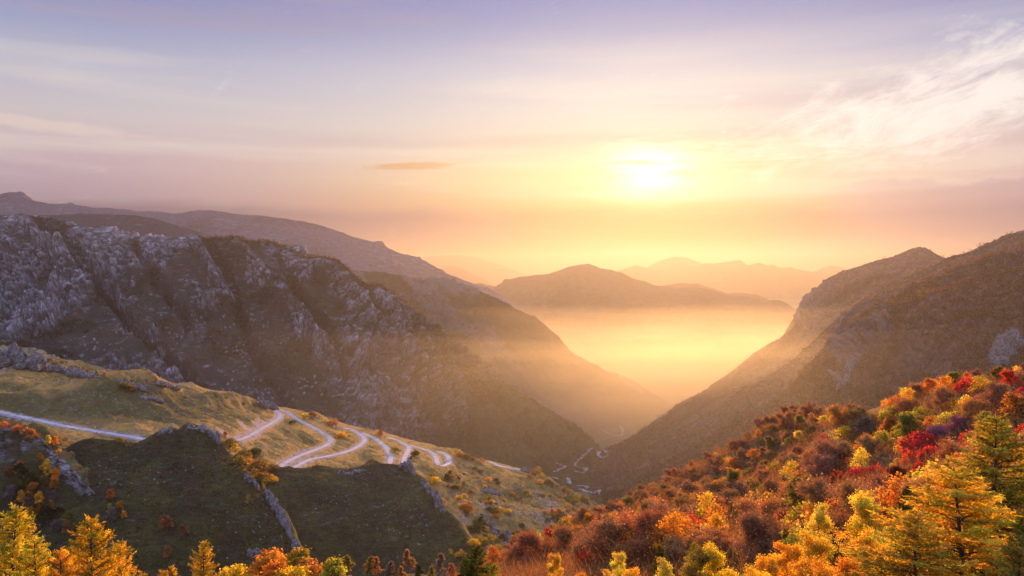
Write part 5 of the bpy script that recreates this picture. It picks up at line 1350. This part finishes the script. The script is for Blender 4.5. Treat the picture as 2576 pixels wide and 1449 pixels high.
# clusters on the golden slope
for u, v, n, r, cs in ((1140, 1205, 5, 16, ('olive', 'dark green')), (1225, 1265, 5, 14, ('olive', 'golden')), (1160, 1230, 2, 8, ('olive',)), (1345, 1195, 6, 22, ('golden', 'olive', 'orange')), (1255, 1295, 3, 14, ('olive', 'golden')), (1180, 1285, 3, 12, ('rusty orange', 'orange')), (1390, 1300, 8, 26, ('dark green', 'olive', 'orange')), (1420, 1325, 7, 24, ('olive', 'golden')),
                       (1190, 1330, 7, 24, ('olive', 'dark green')), (1215, 1370, 8, 26, ('olive', 'golden')), (1270, 1395, 6, 22, ('golden', 'olive')), (1330, 1375, 3, 14, ('golden', 'orange')), (1480, 1330, 5, 24, ('orange', 'golden')), (1440, 1260, 6, 30, ('olive', 'golden')), (1500, 1300, 5, 24, ('golden', 'olive')), (1090, 1215, 3, 10, ('olive', 'golden')), (1030, 1150, 4, 16, ('olive', 'dark green')),
                       (740, 1062, 4, 14, ('dark green', 'olive')), (770, 1060, 4, 16, ('dark green', 'olive')), (870, 1100, 3, 14, ('olive', 'golden')), (960, 1120, 4, 16, ('olive', 'rusty orange')), (985, 1135, 3, 10, ('dark green', 'olive')), (325, 978, 4, 14, ('olive', 'rusty orange')), (1360, 1420, 5, 24, ('golden', 'olive')), (1150, 1395, 4, 18, ('olive', 'golden'))):
    for i in range(n):
        sh(u + rq.uniform(-r, r), v + rq.uniform(-r, r) * 0.6, rq.uniform(5, 10), rq.choice(['dome', 'round', 'dome']), rq.choice(cs), ('meadow_hill', 'shaded_hillside'))
for i in range(135):
    u = rq.uniform(1080, 1570); v = rq.uniform(1180, 1440)
    sh(u, v, rq.uniform(3, 7), 'dome', rq.choice(['olive', 'golden', 'rusty orange', 'brown', 'dark green']), ('meadow_hill',))

def zone2(u, v):
    if v > 1150 and u < 330: return "on the dark spur's left flank"
    if u < 560 and v > 1085: return 'on the face of the dark spur'
    if u < 780 and v > 1085: return "on the dark spur's sunny edge"
    if u < 560: return 'on top of the grassy hill'
    if u < 800: return 'by the topmost road bend'
    if u < 1010: return 'beside the middle hairpins'
    if u < 1180 and v < 1190: return 'above the U-shaped bend'
    if u < 1300 and v < 1240: return 'around the U-shaped bend'
    if u < 1300: return 'low on the golden slope'
    return "on the golden slope's far end"
NN = {'dome': 'bush', 'round': 'round shrub', 'airy': 'thin shrub', 'tall': 'slim tree', 'bare': 'leafless tree'}
def ordinal(i): return ORD[min(i, len(ORD) - 1)]
SH.sort(key=lambda s: s[8])
tot = Counter((s[0], s[1], s[4], zone2(s[8], s[9])) for s in SH); cnt = {}
for kind, proto, p, h, colour, bark, wide, label, u, v in SH:
    noun = NN[proto] if kind == 'shrub' else NOUN[proto]
    key = (kind, proto, colour, zone2(u, v)); i = cnt.get(key, 0); cnt[key] = i + 1
    lb = f'{colour} {noun} {zone2(u, v)}' + (f', {ordinal(i)} from left' if tot[key] > 1 else '')
    plant(kind, proto, p, h, colour, bark, wide * rq.uniform(0.9, 1.3), lb, 'shrubs and small trees on the grassy hills', 'shrub' if kind == 'shrub' else 'tree', sink=0.15)
print('shrubs', len(SH))

# ---- utility poles
def pole_mat():
    m, nt = newmat('dark weathered pole'); o = nd(nt, 'ShaderNodeOutputMaterial'); b = nd(nt, 'ShaderNodeBsdfPrincipled', i_Roughness=0.8)
    b.inputs['Base Color'].default_value = (0.06, 0.05, 0.045, 1); nt.links.new(b.outputs[0], o.inputs[0]); return m
m_pole = pole_mat()
gp = Geo(); gp.tube([(0, 0, -0.5), (0, 0, 9.5)], [0.20, 0.14], 8); pole_me = gp.mesh('pole', m_pole)
ga = Geo(); ga.tube([(-1.0, 0, 8.8), (1.0, 0, 8.8)], [0.09, 0.09], 6); arm_me = ga.mesh('crossarm', m_pole)
for u, v, lb in ((396, 1066, 'thin utility pole on the shaded part of the grassy hill'), (517, 1053, 'thin utility pole in the middle of the grassy hill'), (656, 1064, 'thin utility pole left of the topmost road bend'), (845, 1080, 'thin utility pole beside the middle hairpins')):
    p = shoot(u, v, ('meadow_hill',))
    if p is None: continue
    e = bpy.data.objects.new('utility_pole', None); C.objects.link(e); e.location = p; tag(e, lb, 'pole', 'utility poles on the grassy hill'); e.rotation_euler = (0, 0, 0.3)
    for me, nm in ((pole_me, 'pole'), (arm_me, 'crossarm')):
        o = bpy.data.objects.new(nm, me); o.parent = e; C.objects.link(o)

# ---- masses too many and too far to count
rs = np.random.RandomState(9)
def surface_samples(P, T, n, weight=None, tmin=-0.03, tmax=0.9):
    ok = (T > tmin) & (T < tmax)
    w = ok.astype(float) if weight is None else ok * weight
    # weight by area so that far, stretched cells get their share
    du = np.linalg.norm(np.gradient(P, axis=1), axis=-1); dv = np.linalg.norm(np.gradient(P, axis=0), axis=-1)
    w = (w * du * dv).ravel(); w /= w.sum()
    i = rs.choice(w.size, n, p=w); i0, i1 = np.unravel_index(i, P.shape[:2])
    i0 = np.clip(i0, 0, P.shape[0] - 2); i1 = np.clip(i1, 0, P.shape[1] - 2)
    f, g = rs.rand(n, 1), rs.rand(n, 1)
    return P[i0, i1] * (1 - f) * (1 - g) + P[i0 + 1, i1] * f * (1 - g) + P[i0, i1 + 1] * (1 - f) * g + P[i0 + 1, i1 + 1] * f * g

def mass(name, pts, h, cols, per, leaf, label, seed, spread=0.34):
    r = np.random.RandomState(seed); n = len(pts); idx = np.repeat(np.arange(n), per)
    hh = h[idx][:, None]
    off = r.normal(size=(n * per, 3)) * hh * np.array([spread, spread, 0.26]); off[:, 2] += hh[:, 0] * 0.55
    t = cols[idx] * r.uniform(0.65, 1.3, (n * per, 1))
    K = Geo(); K.quads(pts[idx] + off, (leaf * hh[:, 0]) * r.uniform(0.7, 1.3, n * per), t, r, aspect=0.9)
    o = put(name, K.mesh(name, m_twig)); o['kind'] = 'stuff'; o['label'] = label
    return o

def colours(names, n):
    a = np.array([LEAF[c] for c in names]) * 0.42
    return a[rs.randint(0, len(names), n)] * rs.uniform(0.7, 1.25, (n, 1))
WOODC = ('purple-brown', 'brown', 'purple-brown', 'russet', 'brown', 'purple-brown', 'mauve', 'olive')
for L, P, cl, n, nm, lb in ((WF, P_WF, cl_WF, 15000, 'mountain_forest', 'bare brown forest covering the broad mountainside'), (WM, P_WM, cl_WM, 6000, 'mountain_forest', 'brown forest covering the middle wooded rib'), (WB, P_WB, cl_WB, 5000, 'mountain_forest', 'brown forest covering the shoulder with the cliff')):
    p = surface_samples(P, L.T, n, (1 - cl) ** 2)
    mass(nm, p, rs.uniform(7, 13, n), colours(WOODC, n), 9, 0.34, lb, len(nm) + n)
p = surface_samples(P_ROCKY, ROCKY.T, 6500, ROCKY_bushy * (1 - ROCKY_rock), -0.02, 0.8)
mass('mountain_scrub', p, rs.uniform(4, 9, len(p)), colours(('olive', 'dark green', 'brown', 'dark green', 'russet'), len(p)) * 0.8, 8, 0.36, 'dark scrub growing between the crags of the rocky mountain', 5)
p = surface_samples(P_ROCKY, ROCKY.T, 1500, (project(P_ROCKY)[0] > 500) * 1.0, -0.02, 0.02)
mass('crest_scrub', p, rs.uniform(4, 8, len(p)), colours(('russet', 'dark green', 'brown'), len(p)), 8, 0.36, 'scrub along the crest of the rocky mountain', 6)
p = surface_samples(P_SPUR, SPUR.T, 5000, None, -0.02, 0.7)
mass('spur_scrub', p, rs.uniform(4, 9, len(p)), colours(('russet', 'brown', 'olive'), len(p)), 7, 0.36, 'brown scrub on the dark spur above the mist', 7)
pu, pv = project(P_ROCKY)
p = surface_samples(P_ROCKY, ROCKY.T, 7000, (pu > 1050) * 1.0, 0.0, 0.85)
mass('green_scrub', p, rs.uniform(4, 9, len(p)), colours(('olive', 'olive', 'lime-yellow', 'brown'), len(p)), 7, 0.36, 'olive scrub on the lower right shoulder of the rocky mountain', 8)
# tussocks and low scrub on the grassy hills
for L, P, n, cs, lb, sd in ((FACE_A, P_FA, 6500, ('dark green', 'brown', 'grey', 'olive', 'dark green'), 'tussocks and low scrub on the dark spur', 31), (FACE_B, P_FB, 5600, ('dark green', 'brown', 'grey', 'olive', 'dark green'), 'tussocks and low scrub on the shaded hillside', 32), (MEADOW, P_MEADOW, 9000, ('olive', 'brown', 'golden', 'olive'), 'tufts of dry grass and low scrub on the golden hill', 33)):
    p = surface_samples(P, L.T, n, None if L is not MEADOW else np.where(bank > 0.2, 0.0, 1.0), -0.2, 0.95)
    mass('tussocks', p, rs.uniform(0.7, 2.1, len(p)) ** 1.3, colours(cs, len(p)) * 1.35, 7, 0.42, lb, sd, 0.6)
mu2, mv2 = project(P_MEADOW)
p = surface_samples(P_MEADOW, MEADOW.T, 2600, np.where(bank > 0.1, 0.0, 1.0) * sstep(1020, 1200, mu2) * (rdist > 9), -0.1, 0.95)
mass('hill_scrub', p, rs.uniform(1.5, 4.2, len(p)), colours(('olive', 'golden', 'olive', 'rusty orange', 'brown', 'lime-yellow', 'dark green'), len(p)) * 1.5, 16, 0.24, 'green-gold scrub spread over the golden slope below the hairpins', 34, 0.36)
if LEFTOVER:
    rl = np.random.RandomState(77); P_ = []; H_ = []; C_ = []
    for p, pr, c, bk, H, u, v in LEFTOVER:
        for k in range(9):   # clumps making up each uneven crown
            a, q = rl.uniform(0, 6.28), rl.rand() ** 0.5 * H * 0.40
            P_.append((p[0] + math.cos(a) * q, p[1] + math.sin(a) * q, p[2] + H * rl.uniform(0.15, 0.62))); H_.append(H * rl.uniform(0.25, 0.42)); C_.append(np.array(LEAF[c]) * rl.uniform(0.7, 1.2))
    mass('distant_trees', np.array(P_), np.array(H_), np.array(C_), 60, 0.16, 'farthest small autumn trees on the dark ridge behind the wood', 78, 0.42)
# valley trees
vx = rs.uniform(-300, 900, 9000); vy = rs.uniform(1700, 4200, 9000)
vp = np.stack([vx, vy, floor_z(vx, vy)], -1); k = fbm(vx / 120, vy / 120, vx * 0, 3) > -0.05
mass('valley_scrub', vp[k], rs.uniform(4, 10, k.sum()), colours(('olive', 'golden', 'olive', 'brown', 'lime-yellow'), k.sum()), 7, 0.36, 'golden scrub and small trees on the valley floor', 41)

print('COUNT', Counter(p[1] for p in PLANTED), Counter(p[0]['category'] for p in PLANTED))
SUN_E = 5.0; SUN_COL = (1.0, 0.51, 0.165); SKY_S = 0.44; EXPO = 1.0; SKY_FILL = 2.2  # zenith and rear sky, out of view, brightened as fill light
HAZE_D = 6.5e-5; HAZE_COL = (0.25, 0.24, 0.275); HAZE_G = 0.64; HAZE_TOP = 455.0; VOL_B = 1
MIST_COL = (0.62, 0.56, 0.49); MIST_G = 0.64
MISTS = [(-3000, 3400, 2450, 5600, -50, 1.3e-4, 'warm haze hanging in the gorge beyond the rocky mountain', 0.15),
         (-700, 3300, 850, 2700, -35, 0.38e-4, 'thin warm haze along the foot of the wooded mountainside', 0.12),
         (-650, 3300, 1000, 2720, -80, 0.42e-4, 'second thin warm haze along the wooded mountainside', 0.10),
         (-600, 3300, 1150, 2740, -125, 0.48e-4, 'third thin warm haze low along the wooded mountainside', 0.10),
         (-500, 3300, 1300, 2760, -175, 0.55e-4, 'lowest thin warm haze along the wooded mountainside', 0.09),
         (-3000, 3200, 1300, 7400, -180, 0.16e-4, 'thin mist lying against the lower mountain slopes', 0.02),
         (-3000, 3200, 1400, 7300, -225, 0.2e-4, 'faint mist over the lower valley', 0.02),
         (-3000, 3100, 1600, 7200, -270, 0.6e-4, 'pale mist in the lower valley', 0.02),
         (-2800, 3000, 1800, 7000, -350, 1.7e-4, 'denser mist in the lower valley', 0.025),
         (-2500, 3000, 1950, 6800, -460, 4.4e-4, 'thick glowing mist filling the bottom of the valley', 0.02)]
# ================================================================== SKY, SUN, HAZE, CAMERA
SUN_AZ = math.atan((1635 - 1288) / F)
SUN_EL = math.atan((HORIZON - 440) / F)
sun_dir = Vector((math.sin(SUN_AZ) * math.cos(SUN_EL), math.cos(SUN_AZ) * math.cos(SUN_EL), math.sin(SUN_EL)))
sl = bpy.data.lights.new('sun', 'SUN'); sl.energy = SUN_E; sl.angle = rad(0.6); sl.color = SUN_COL
so = bpy.data.objects.new('sun', sl); C.objects.link(so)
so.rotation_euler = (-sun_dir).to_track_quat('-Z', 'Y').to_euler(); so.location = (300, 2000, 900)

world = bpy.data.worlds.new('World'); SC.world = world; world.use_nodes = True
nt = world.node_tree
for n in list(nt.nodes): nt.nodes.remove(n)
out = nd(nt, 'ShaderNodeOutputWorld'); bg = nd(nt, 'ShaderNodeBackground'); nt.links.new(bg.outputs[0], out.inputs[0])
tc = nd(nt, 'ShaderNodeTexCoord')
sep = nd(nt, 'ShaderNodeSeparateXYZ'); nt.links.new(tc.outputs['Generated'], sep.inputs[0])
X, Y, Z = sep.outputs
DEG = 57.29578
el = mth(nt, 'MULTIPLY', mth(nt, 'ARCSINE', Z), DEG)
az = mth(nt, 'MULTIPLY', mth(nt, 'ARCTAN2', X, Y), DEG)
daz = mth(nt, 'SUBTRACT', az, SUN_AZ * DEG)
delv = mth(nt, 'SUBTRACT', el, SUN_EL * DEG)
nish = nd(nt, 'ShaderNodeTexSky', sky_type='NISHITA', sun_disc=False, sun_elevation=SUN_EL, sun_rotation=SUN_AZ, air_density=1.0, dust_density=2.0, ozone_density=3.0)
nsc = nd(nt, 'ShaderNodeVectorMath', operation='SCALE'); nsc.inputs['Scale'].default_value = 0.012
nt.links.new(nish.outputs[0], nsc.inputs[0])

# evening haze colours by height above the horizon
elf = mth(nt, 'DIVIDE', mth(nt, 'ADD', el, 2.0), 92.0, clamp=True)
def E(d): return (d + 2.0) / 92.0
side = ramp(nt, elf, [(E(-2), lin(170, 140, 160)), (E(2.5), lin(172, 146, 170)), (E(4.5), lin(188, 164, 186)), (E(7.0), lin(214, 186, 198)), (E(9.5), lin(220, 208, 212)), (E(12.5), lin(196, 196, 216)), (E(16), lin(150, 158, 204)), (E(19), lin(120, 135, 200)), (E(26), lin(150, 160, 210)), (E(50), tuple(SKY_FILL * c for c in lin(176, 192, 238))), (E(90), tuple(SKY_FILL * c for c in lin(150, 176, 240)))])
mid = ramp(nt, elf, [(E(-2), lin(160, 90, 44)), (E(1.0), lin(172, 100, 48)), (E(2.8), lin(178, 110, 60)), (E(4.2), lin(210, 155, 95)), (E(6), lin(236, 206, 156)), (E(8), lin(228, 212, 194)), (E(10.5), lin(224, 218, 216)), (E(13.5), lin(206, 206, 222)), (E(16.5), lin(158, 166, 208)), (E(19), lin(128, 143, 204)), (E(26), lin(150, 160, 210)), (E(50), tuple(SKY_FILL * c for c in lin(176, 192, 238))), (E(90), tuple(SKY_FILL * c for c in lin(150, 176, 240)))])
wcen = mth(nt, 'POWER', 2.71828, mth(nt, 'MULTIPLY', -1.0, mth(nt, 'POWER', mth(nt, 'ABSOLUTE', mth(nt, 'DIVIDE', mth(nt, 'ADD', daz, 4.0), 21.0)), 2.0)))
skyc = mixc(nt, wcen, side, mid)
# the sky away from the sun is boosted cool blue, as unseen fill light
away = mth(nt, 'ADD', 0.0, mth(nt, 'MULTIPLY', Y, -1.0))
mr = nd(nt, 'ShaderNodeMapRange', interpolation_type='SMOOTHSTEP'); nt.links.new(away, mr.inputs[0]); mr.inputs[1].default_value = -0.75; mr.inputs[2].default_value = 0.1
skyc = mixc(nt, mth(nt, 'MULTIPLY', mr.outputs[0], 0.8), skyc, tuple(SKY_FILL * c for c in lin(165, 176, 232)))

def gauss(a, wa, b, wb):
    q = mth(nt, 'ADD', mth(nt, 'POWER', mth(nt, 'ABSOLUTE', mth(nt, 'DIVIDE', a, wa)), 2.0), mth(nt, 'POWER', mth(nt, 'ABSOLUTE', mth(nt, 'DIVIDE', b, wb)), 2.0))
    return mth(nt, 'POWER', 2.71828, mth(nt, 'MULTIPLY', q, -1.0))

def cnoise(sa, se, off, scale=1.0, detail=8, rough=0.6, dist=0.0, tilt=0.0):
    v = nd(nt, 'ShaderNodeCombineXYZ')
    nt.links.new(mth(nt, 'MULTIPLY_ADD', az, sa, off), v.inputs[0])
    e2 = mth(nt, 'ADD', el, mth(nt, 'MULTIPLY', az, tilt))
    nt.links.new(mth(nt, 'MULTIPLY', e2, se), v.inputs[1])
    v.inputs[2].default_value = off
    n = nd(nt, 'ShaderNodeTexNoise', i_Scale=scale, i_Detail=detail, i_Roughness=rough, i_Distortion=dist)
    nt.links.new(v.outputs[0], n.inputs['Vector'])
    return n.outputs[0]

def smooth(x, a, b):
    n = nd(nt, 'ShaderNodeMapRange', interpolation_type='SMOOTHSTEP'); n.clamp = True
    nt.links.new(x, n.inputs[0]); n.inputs[1].default_value = a; n.inputs[2].default_value = b
    return n.outputs[0]
def mul(a, b): return mth(nt, 'MULTIPLY', a, b)

# soft long streaks everywhere
st = cnoise(0.03, 0.35, 3.0, 1.0, 5, 0.5, 0.3)
skyc = mixc(nt, mul(mul(smooth(st, 0.46, 0.66), 0.5), smooth(el, 18.0, 10.0)), skyc, lin(250, 236, 224))
st2 = cnoise(0.025, 0.30, 13.0, 1.0, 4, 0.5, 0.3)
skyc = mixc(nt, mul(smooth(st2, 0.50, 0.70), 0.42), skyc, lin(188, 170, 188))
# purple-brown bank low over the horizon, broken at its top edge
bn = cnoise(0.05, 0.15, 23.0, 1.0, 5, 0.55, 0.2)
bandh = mth(nt, 'ADD', el, mth(nt, 'MULTIPLY', mth(nt, 'SUBTRACT', bn, 0.5), 2.2))
band = mul(smooth(bandh, 4.6, 3.4), smooth(bandh, 0.3, 2.4))
bandc = mixc(nt, gauss(daz, 12.0, delv, 30.0), lin(128, 106, 136), lin(178, 98, 40))
skyc = mixc(nt, mul(band, 0.92), skyc, bandc)
# wisps of cirrus over the right half
ci = cnoise(0.16, 0.42, 41.0, 1.0, 10, 0.66, 0.9, tilt=-0.18)
cim = gauss(mth(nt, 'SUBTRACT', az, 29.0), 17.0, mth(nt, 'SUBTRACT', el, mth(nt, 'MULTIPLY_ADD', az, 0.17, 5.2)), 3.3)
cif = cnoise(0.45, 1.1, 47.0, 1.0, 8, 0.7, 1.2, tilt=-0.30)
cis = mth(nt, 'ADD', mth(nt, 'MULTIPLY', ci, 0.7), mth(nt, 'MULTIPLY', cif, 0.3))
skyc = mixc(nt, mul(smooth(mth(nt, 'ADD', cis, mth(nt, 'MULTIPLY', cim, 0.30)), 0.58, 0.86), 0.95), skyc, (1.08, 1.0, 0.95))
# thin warm veil of cloud right of the sun
cv = gauss(mth(nt, 'SUBTRACT', daz, 6.5), 6.0, mth(nt, 'SUBTRACT', delv, 1.1), 1.0)
cvn = cnoise(0.12, 1.1, 63.0, 1.0, 7, 0.6, 0.5)
skyc = mixc(nt, mul(mul(smooth(cvn, 0.42, 0.62), cv), 0.75), skyc, lin(236, 176, 96))
# small orange streak cloud and pale streak at far left
n3 = cnoise(0.5, 1.6, 57.0, 1.0, 6, 0.6, 0.3)
g3 = gauss(mth(nt, 'SUBTRACT', az, -6.9), 3.6, mth(nt, 'SUBTRACT', el, mth(nt, 'MULTIPLY_ADD', az, 0.045, 7.35)), 0.30)
skyc = mixc(nt, mul(smooth(mth(nt, 'MULTIPLY_ADD', n3, 0.9, mth(nt, 'SUBTRACT', g3, 0.65)), 0.1, 0.55), 0.75), skyc, lin(218, 160, 100))
g4 = gauss(mth(nt, 'SUBTRACT', az, -30.0), 7.0, mth(nt, 'SUBTRACT', el, mth(nt, 'MULTIPLY_ADD', az, -0.06, 6.8)), 0.55)
skyc = mixc(nt, mul(smooth(mth(nt, 'MULTIPLY_ADD', n3, 0.9, mth(nt, 'SUBTRACT', g4, 0.7)), 0.1, 0.6), 0.6), skyc, lin(250, 226, 214))
# grey cumulus bank low on the right
n5 = cnoise(0.35, 0.5, 71.0, 1.0, 6, 0.6, 0.2)
h5 = mth(nt, 'ADD', el, mth(nt, 'MULTIPLY', mth(nt, 'SUBTRACT', n5, 0.5), 3.0))
m5 = mul(smooth(h5, 5.6, 5.2), smooth(az, 20.0, 25.0))
skyc = mixc(nt, mul(m5, 0.45), skyc, lin(172, 150, 178))
# sun behind thin cloud
sn = cnoise(0.16, 1.5, 87.0, 1.0, 7, 0.6, 0.5)
gl = gauss(mth(nt, 'ADD', daz, 1.5), 11.0, delv, 2.3)
skyc = mixc(nt, mul(gl, 0.65), skyc, (1.05, 0.82, 0.38))
gl2 = mul(gauss(mth(nt, 'SUBTRACT', daz, 0.0), 2.7, mth(nt, 'SUBTRACT', delv, 0.2), 1.55), smooth(sn, 0.33, 0.55))
skyc = mixc(nt, mth(nt, 'MULTIPLY', gl2, 1.25, clamp=True), skyc, (2.1, 1.8, 1.2))
gl3 = gauss(daz, 0.6, delv, 0.6)
skyc = mixc(nt, mul(gl3, 0.35), skyc, (3.0, 2.7, 2.1))
tot = mixc(nt, 1.0, skyc, nsc.outputs[0], 'ADD')
nt.links.new(tot, bg.inputs[0]); bg.inputs[1].default_value = SKY_S
world.cycles.sampling_method = 'MANUAL'; world.cycles.sample_map_resolution = 512

def box(name, x0, x1, y0, y1, z0, z1):
    v = np.array([(x, y, z) for z in (z0, z1) for y in (y0, y1) for x in (x0, x1)], float)
    f = np.array([(0, 2, 3, 1), (4, 5, 7, 6), (0, 1, 5, 4), (2, 6, 7, 3), (0, 4, 6, 2), (1, 3, 7, 5)])
    return make_mesh(name, v, f, smooth=False)

def volume_mat(name, density, color, aniso):
    m, nt = newmat(name)
    o = nd(nt, 'ShaderNodeOutputMaterial'); v = nd(nt, 'ShaderNodeVolumePrincipled')
    v.inputs['Color'].default_value = (*color, 1); v.inputs['Density'].default_value = density; v.inputs['Anisotropy'].default_value = aniso
    v.inputs['Density Attribute'].default_value = ''
    nt.links.new(v.outputs[0], o.inputs['Volume'])
    return m

o = put('haze', box('haze', -17000, 17000, -3000, 34000, FLOOR - 1, HAZE_TOP), volume_mat('haze', HAZE_D, HAZE_COL, HAZE_G)); o['kind'] = 'stuff'
o['label'] = 'warm evening haze filling the whole valley'

def mist(name, x0, x1, y0, y1, top, dens, label, seed, fall=0.0):
    n = 64
    gx, gy = np.meshgrid(np.linspace(x0, x1, n), np.linspace(y0, y1, n))
    tz = np.maximum(top - fall * (gy - y0) + 40 * fbm(gx / 650 + seed, gy / 900, gx * 0 + seed, 3) - 330 * (1 - sstep(y0, y0 + 0.16 * (y1 - y0) + 250, gy)) ** 1.5, FLOOR + 40)
    V = [np.stack([gx, gy, tz], -1).reshape(-1, 3), np.stack([gx, gy, gx * 0 + FLOOR - 0.5], -1).reshape(-1, 3)]
    f = grid_faces(n, n)[:, ::-1]; fs = [f, f[:, ::-1] + n * n]
    idx = np.arange(n * n).reshape(n, n)
    for e in (idx[0], idx[-1][::-1], idx[:, 0][::-1], idx[:, -1]):
        fs.append(np.stack([e[:-1], e[1:], e[1:] + n * n, e[:-1] + n * n], -1))
    me = make_mesh(name, np.concatenate(V), fs, smooth=False)
    import bmesh
    bm = bmesh.new(); bm.from_mesh(me); bmesh.ops.recalc_face_normals(bm, faces=bm.faces[:]); bm.to_mesh(me); bm.free()
    o = put(name, me, volume_mat(name, dens, MIST_COL, MIST_G))
    o['kind'] = 'stuff'; o['label'] = label

for k, (x0, x1, y0, y1, top, dens, label, fall) in enumerate(MISTS):
    mist('valley_mist', x0, x1, y0, y1, top, dens, label, k * 7.7, fall)

cam = bpy.data.cameras.new('camera'); co = bpy.data.objects.new('camera', cam); C.objects.link(co)
cam.sensor_width = 36.0; cam.lens = 36.0 * F / 2576.0; cam.clip_start = 0.5; cam.clip_end = 80000
co.location = (0, 0, 0); co.rotation_euler = (rad(90) + PITCH, 0, 0)
SC.camera = co
SC.view_settings.view_transform = 'Standard'; SC.view_settings.look = 'None'; SC.view_settings.exposure = EXPO; SC.view_settings.gamma = 1.0
SC.view_settings.use_curve_mapping = False
SC.cycles.use_denoising = True
SC.cycles.max_bounces = 5; SC.cycles.diffuse_bounces = 2; SC.cycles.glossy_bounces = 1; SC.cycles.transmission_bounces = 3; SC.cycles.volume_bounces = VOL_B
SC.cycles.sample_clamp_indirect = 4.0
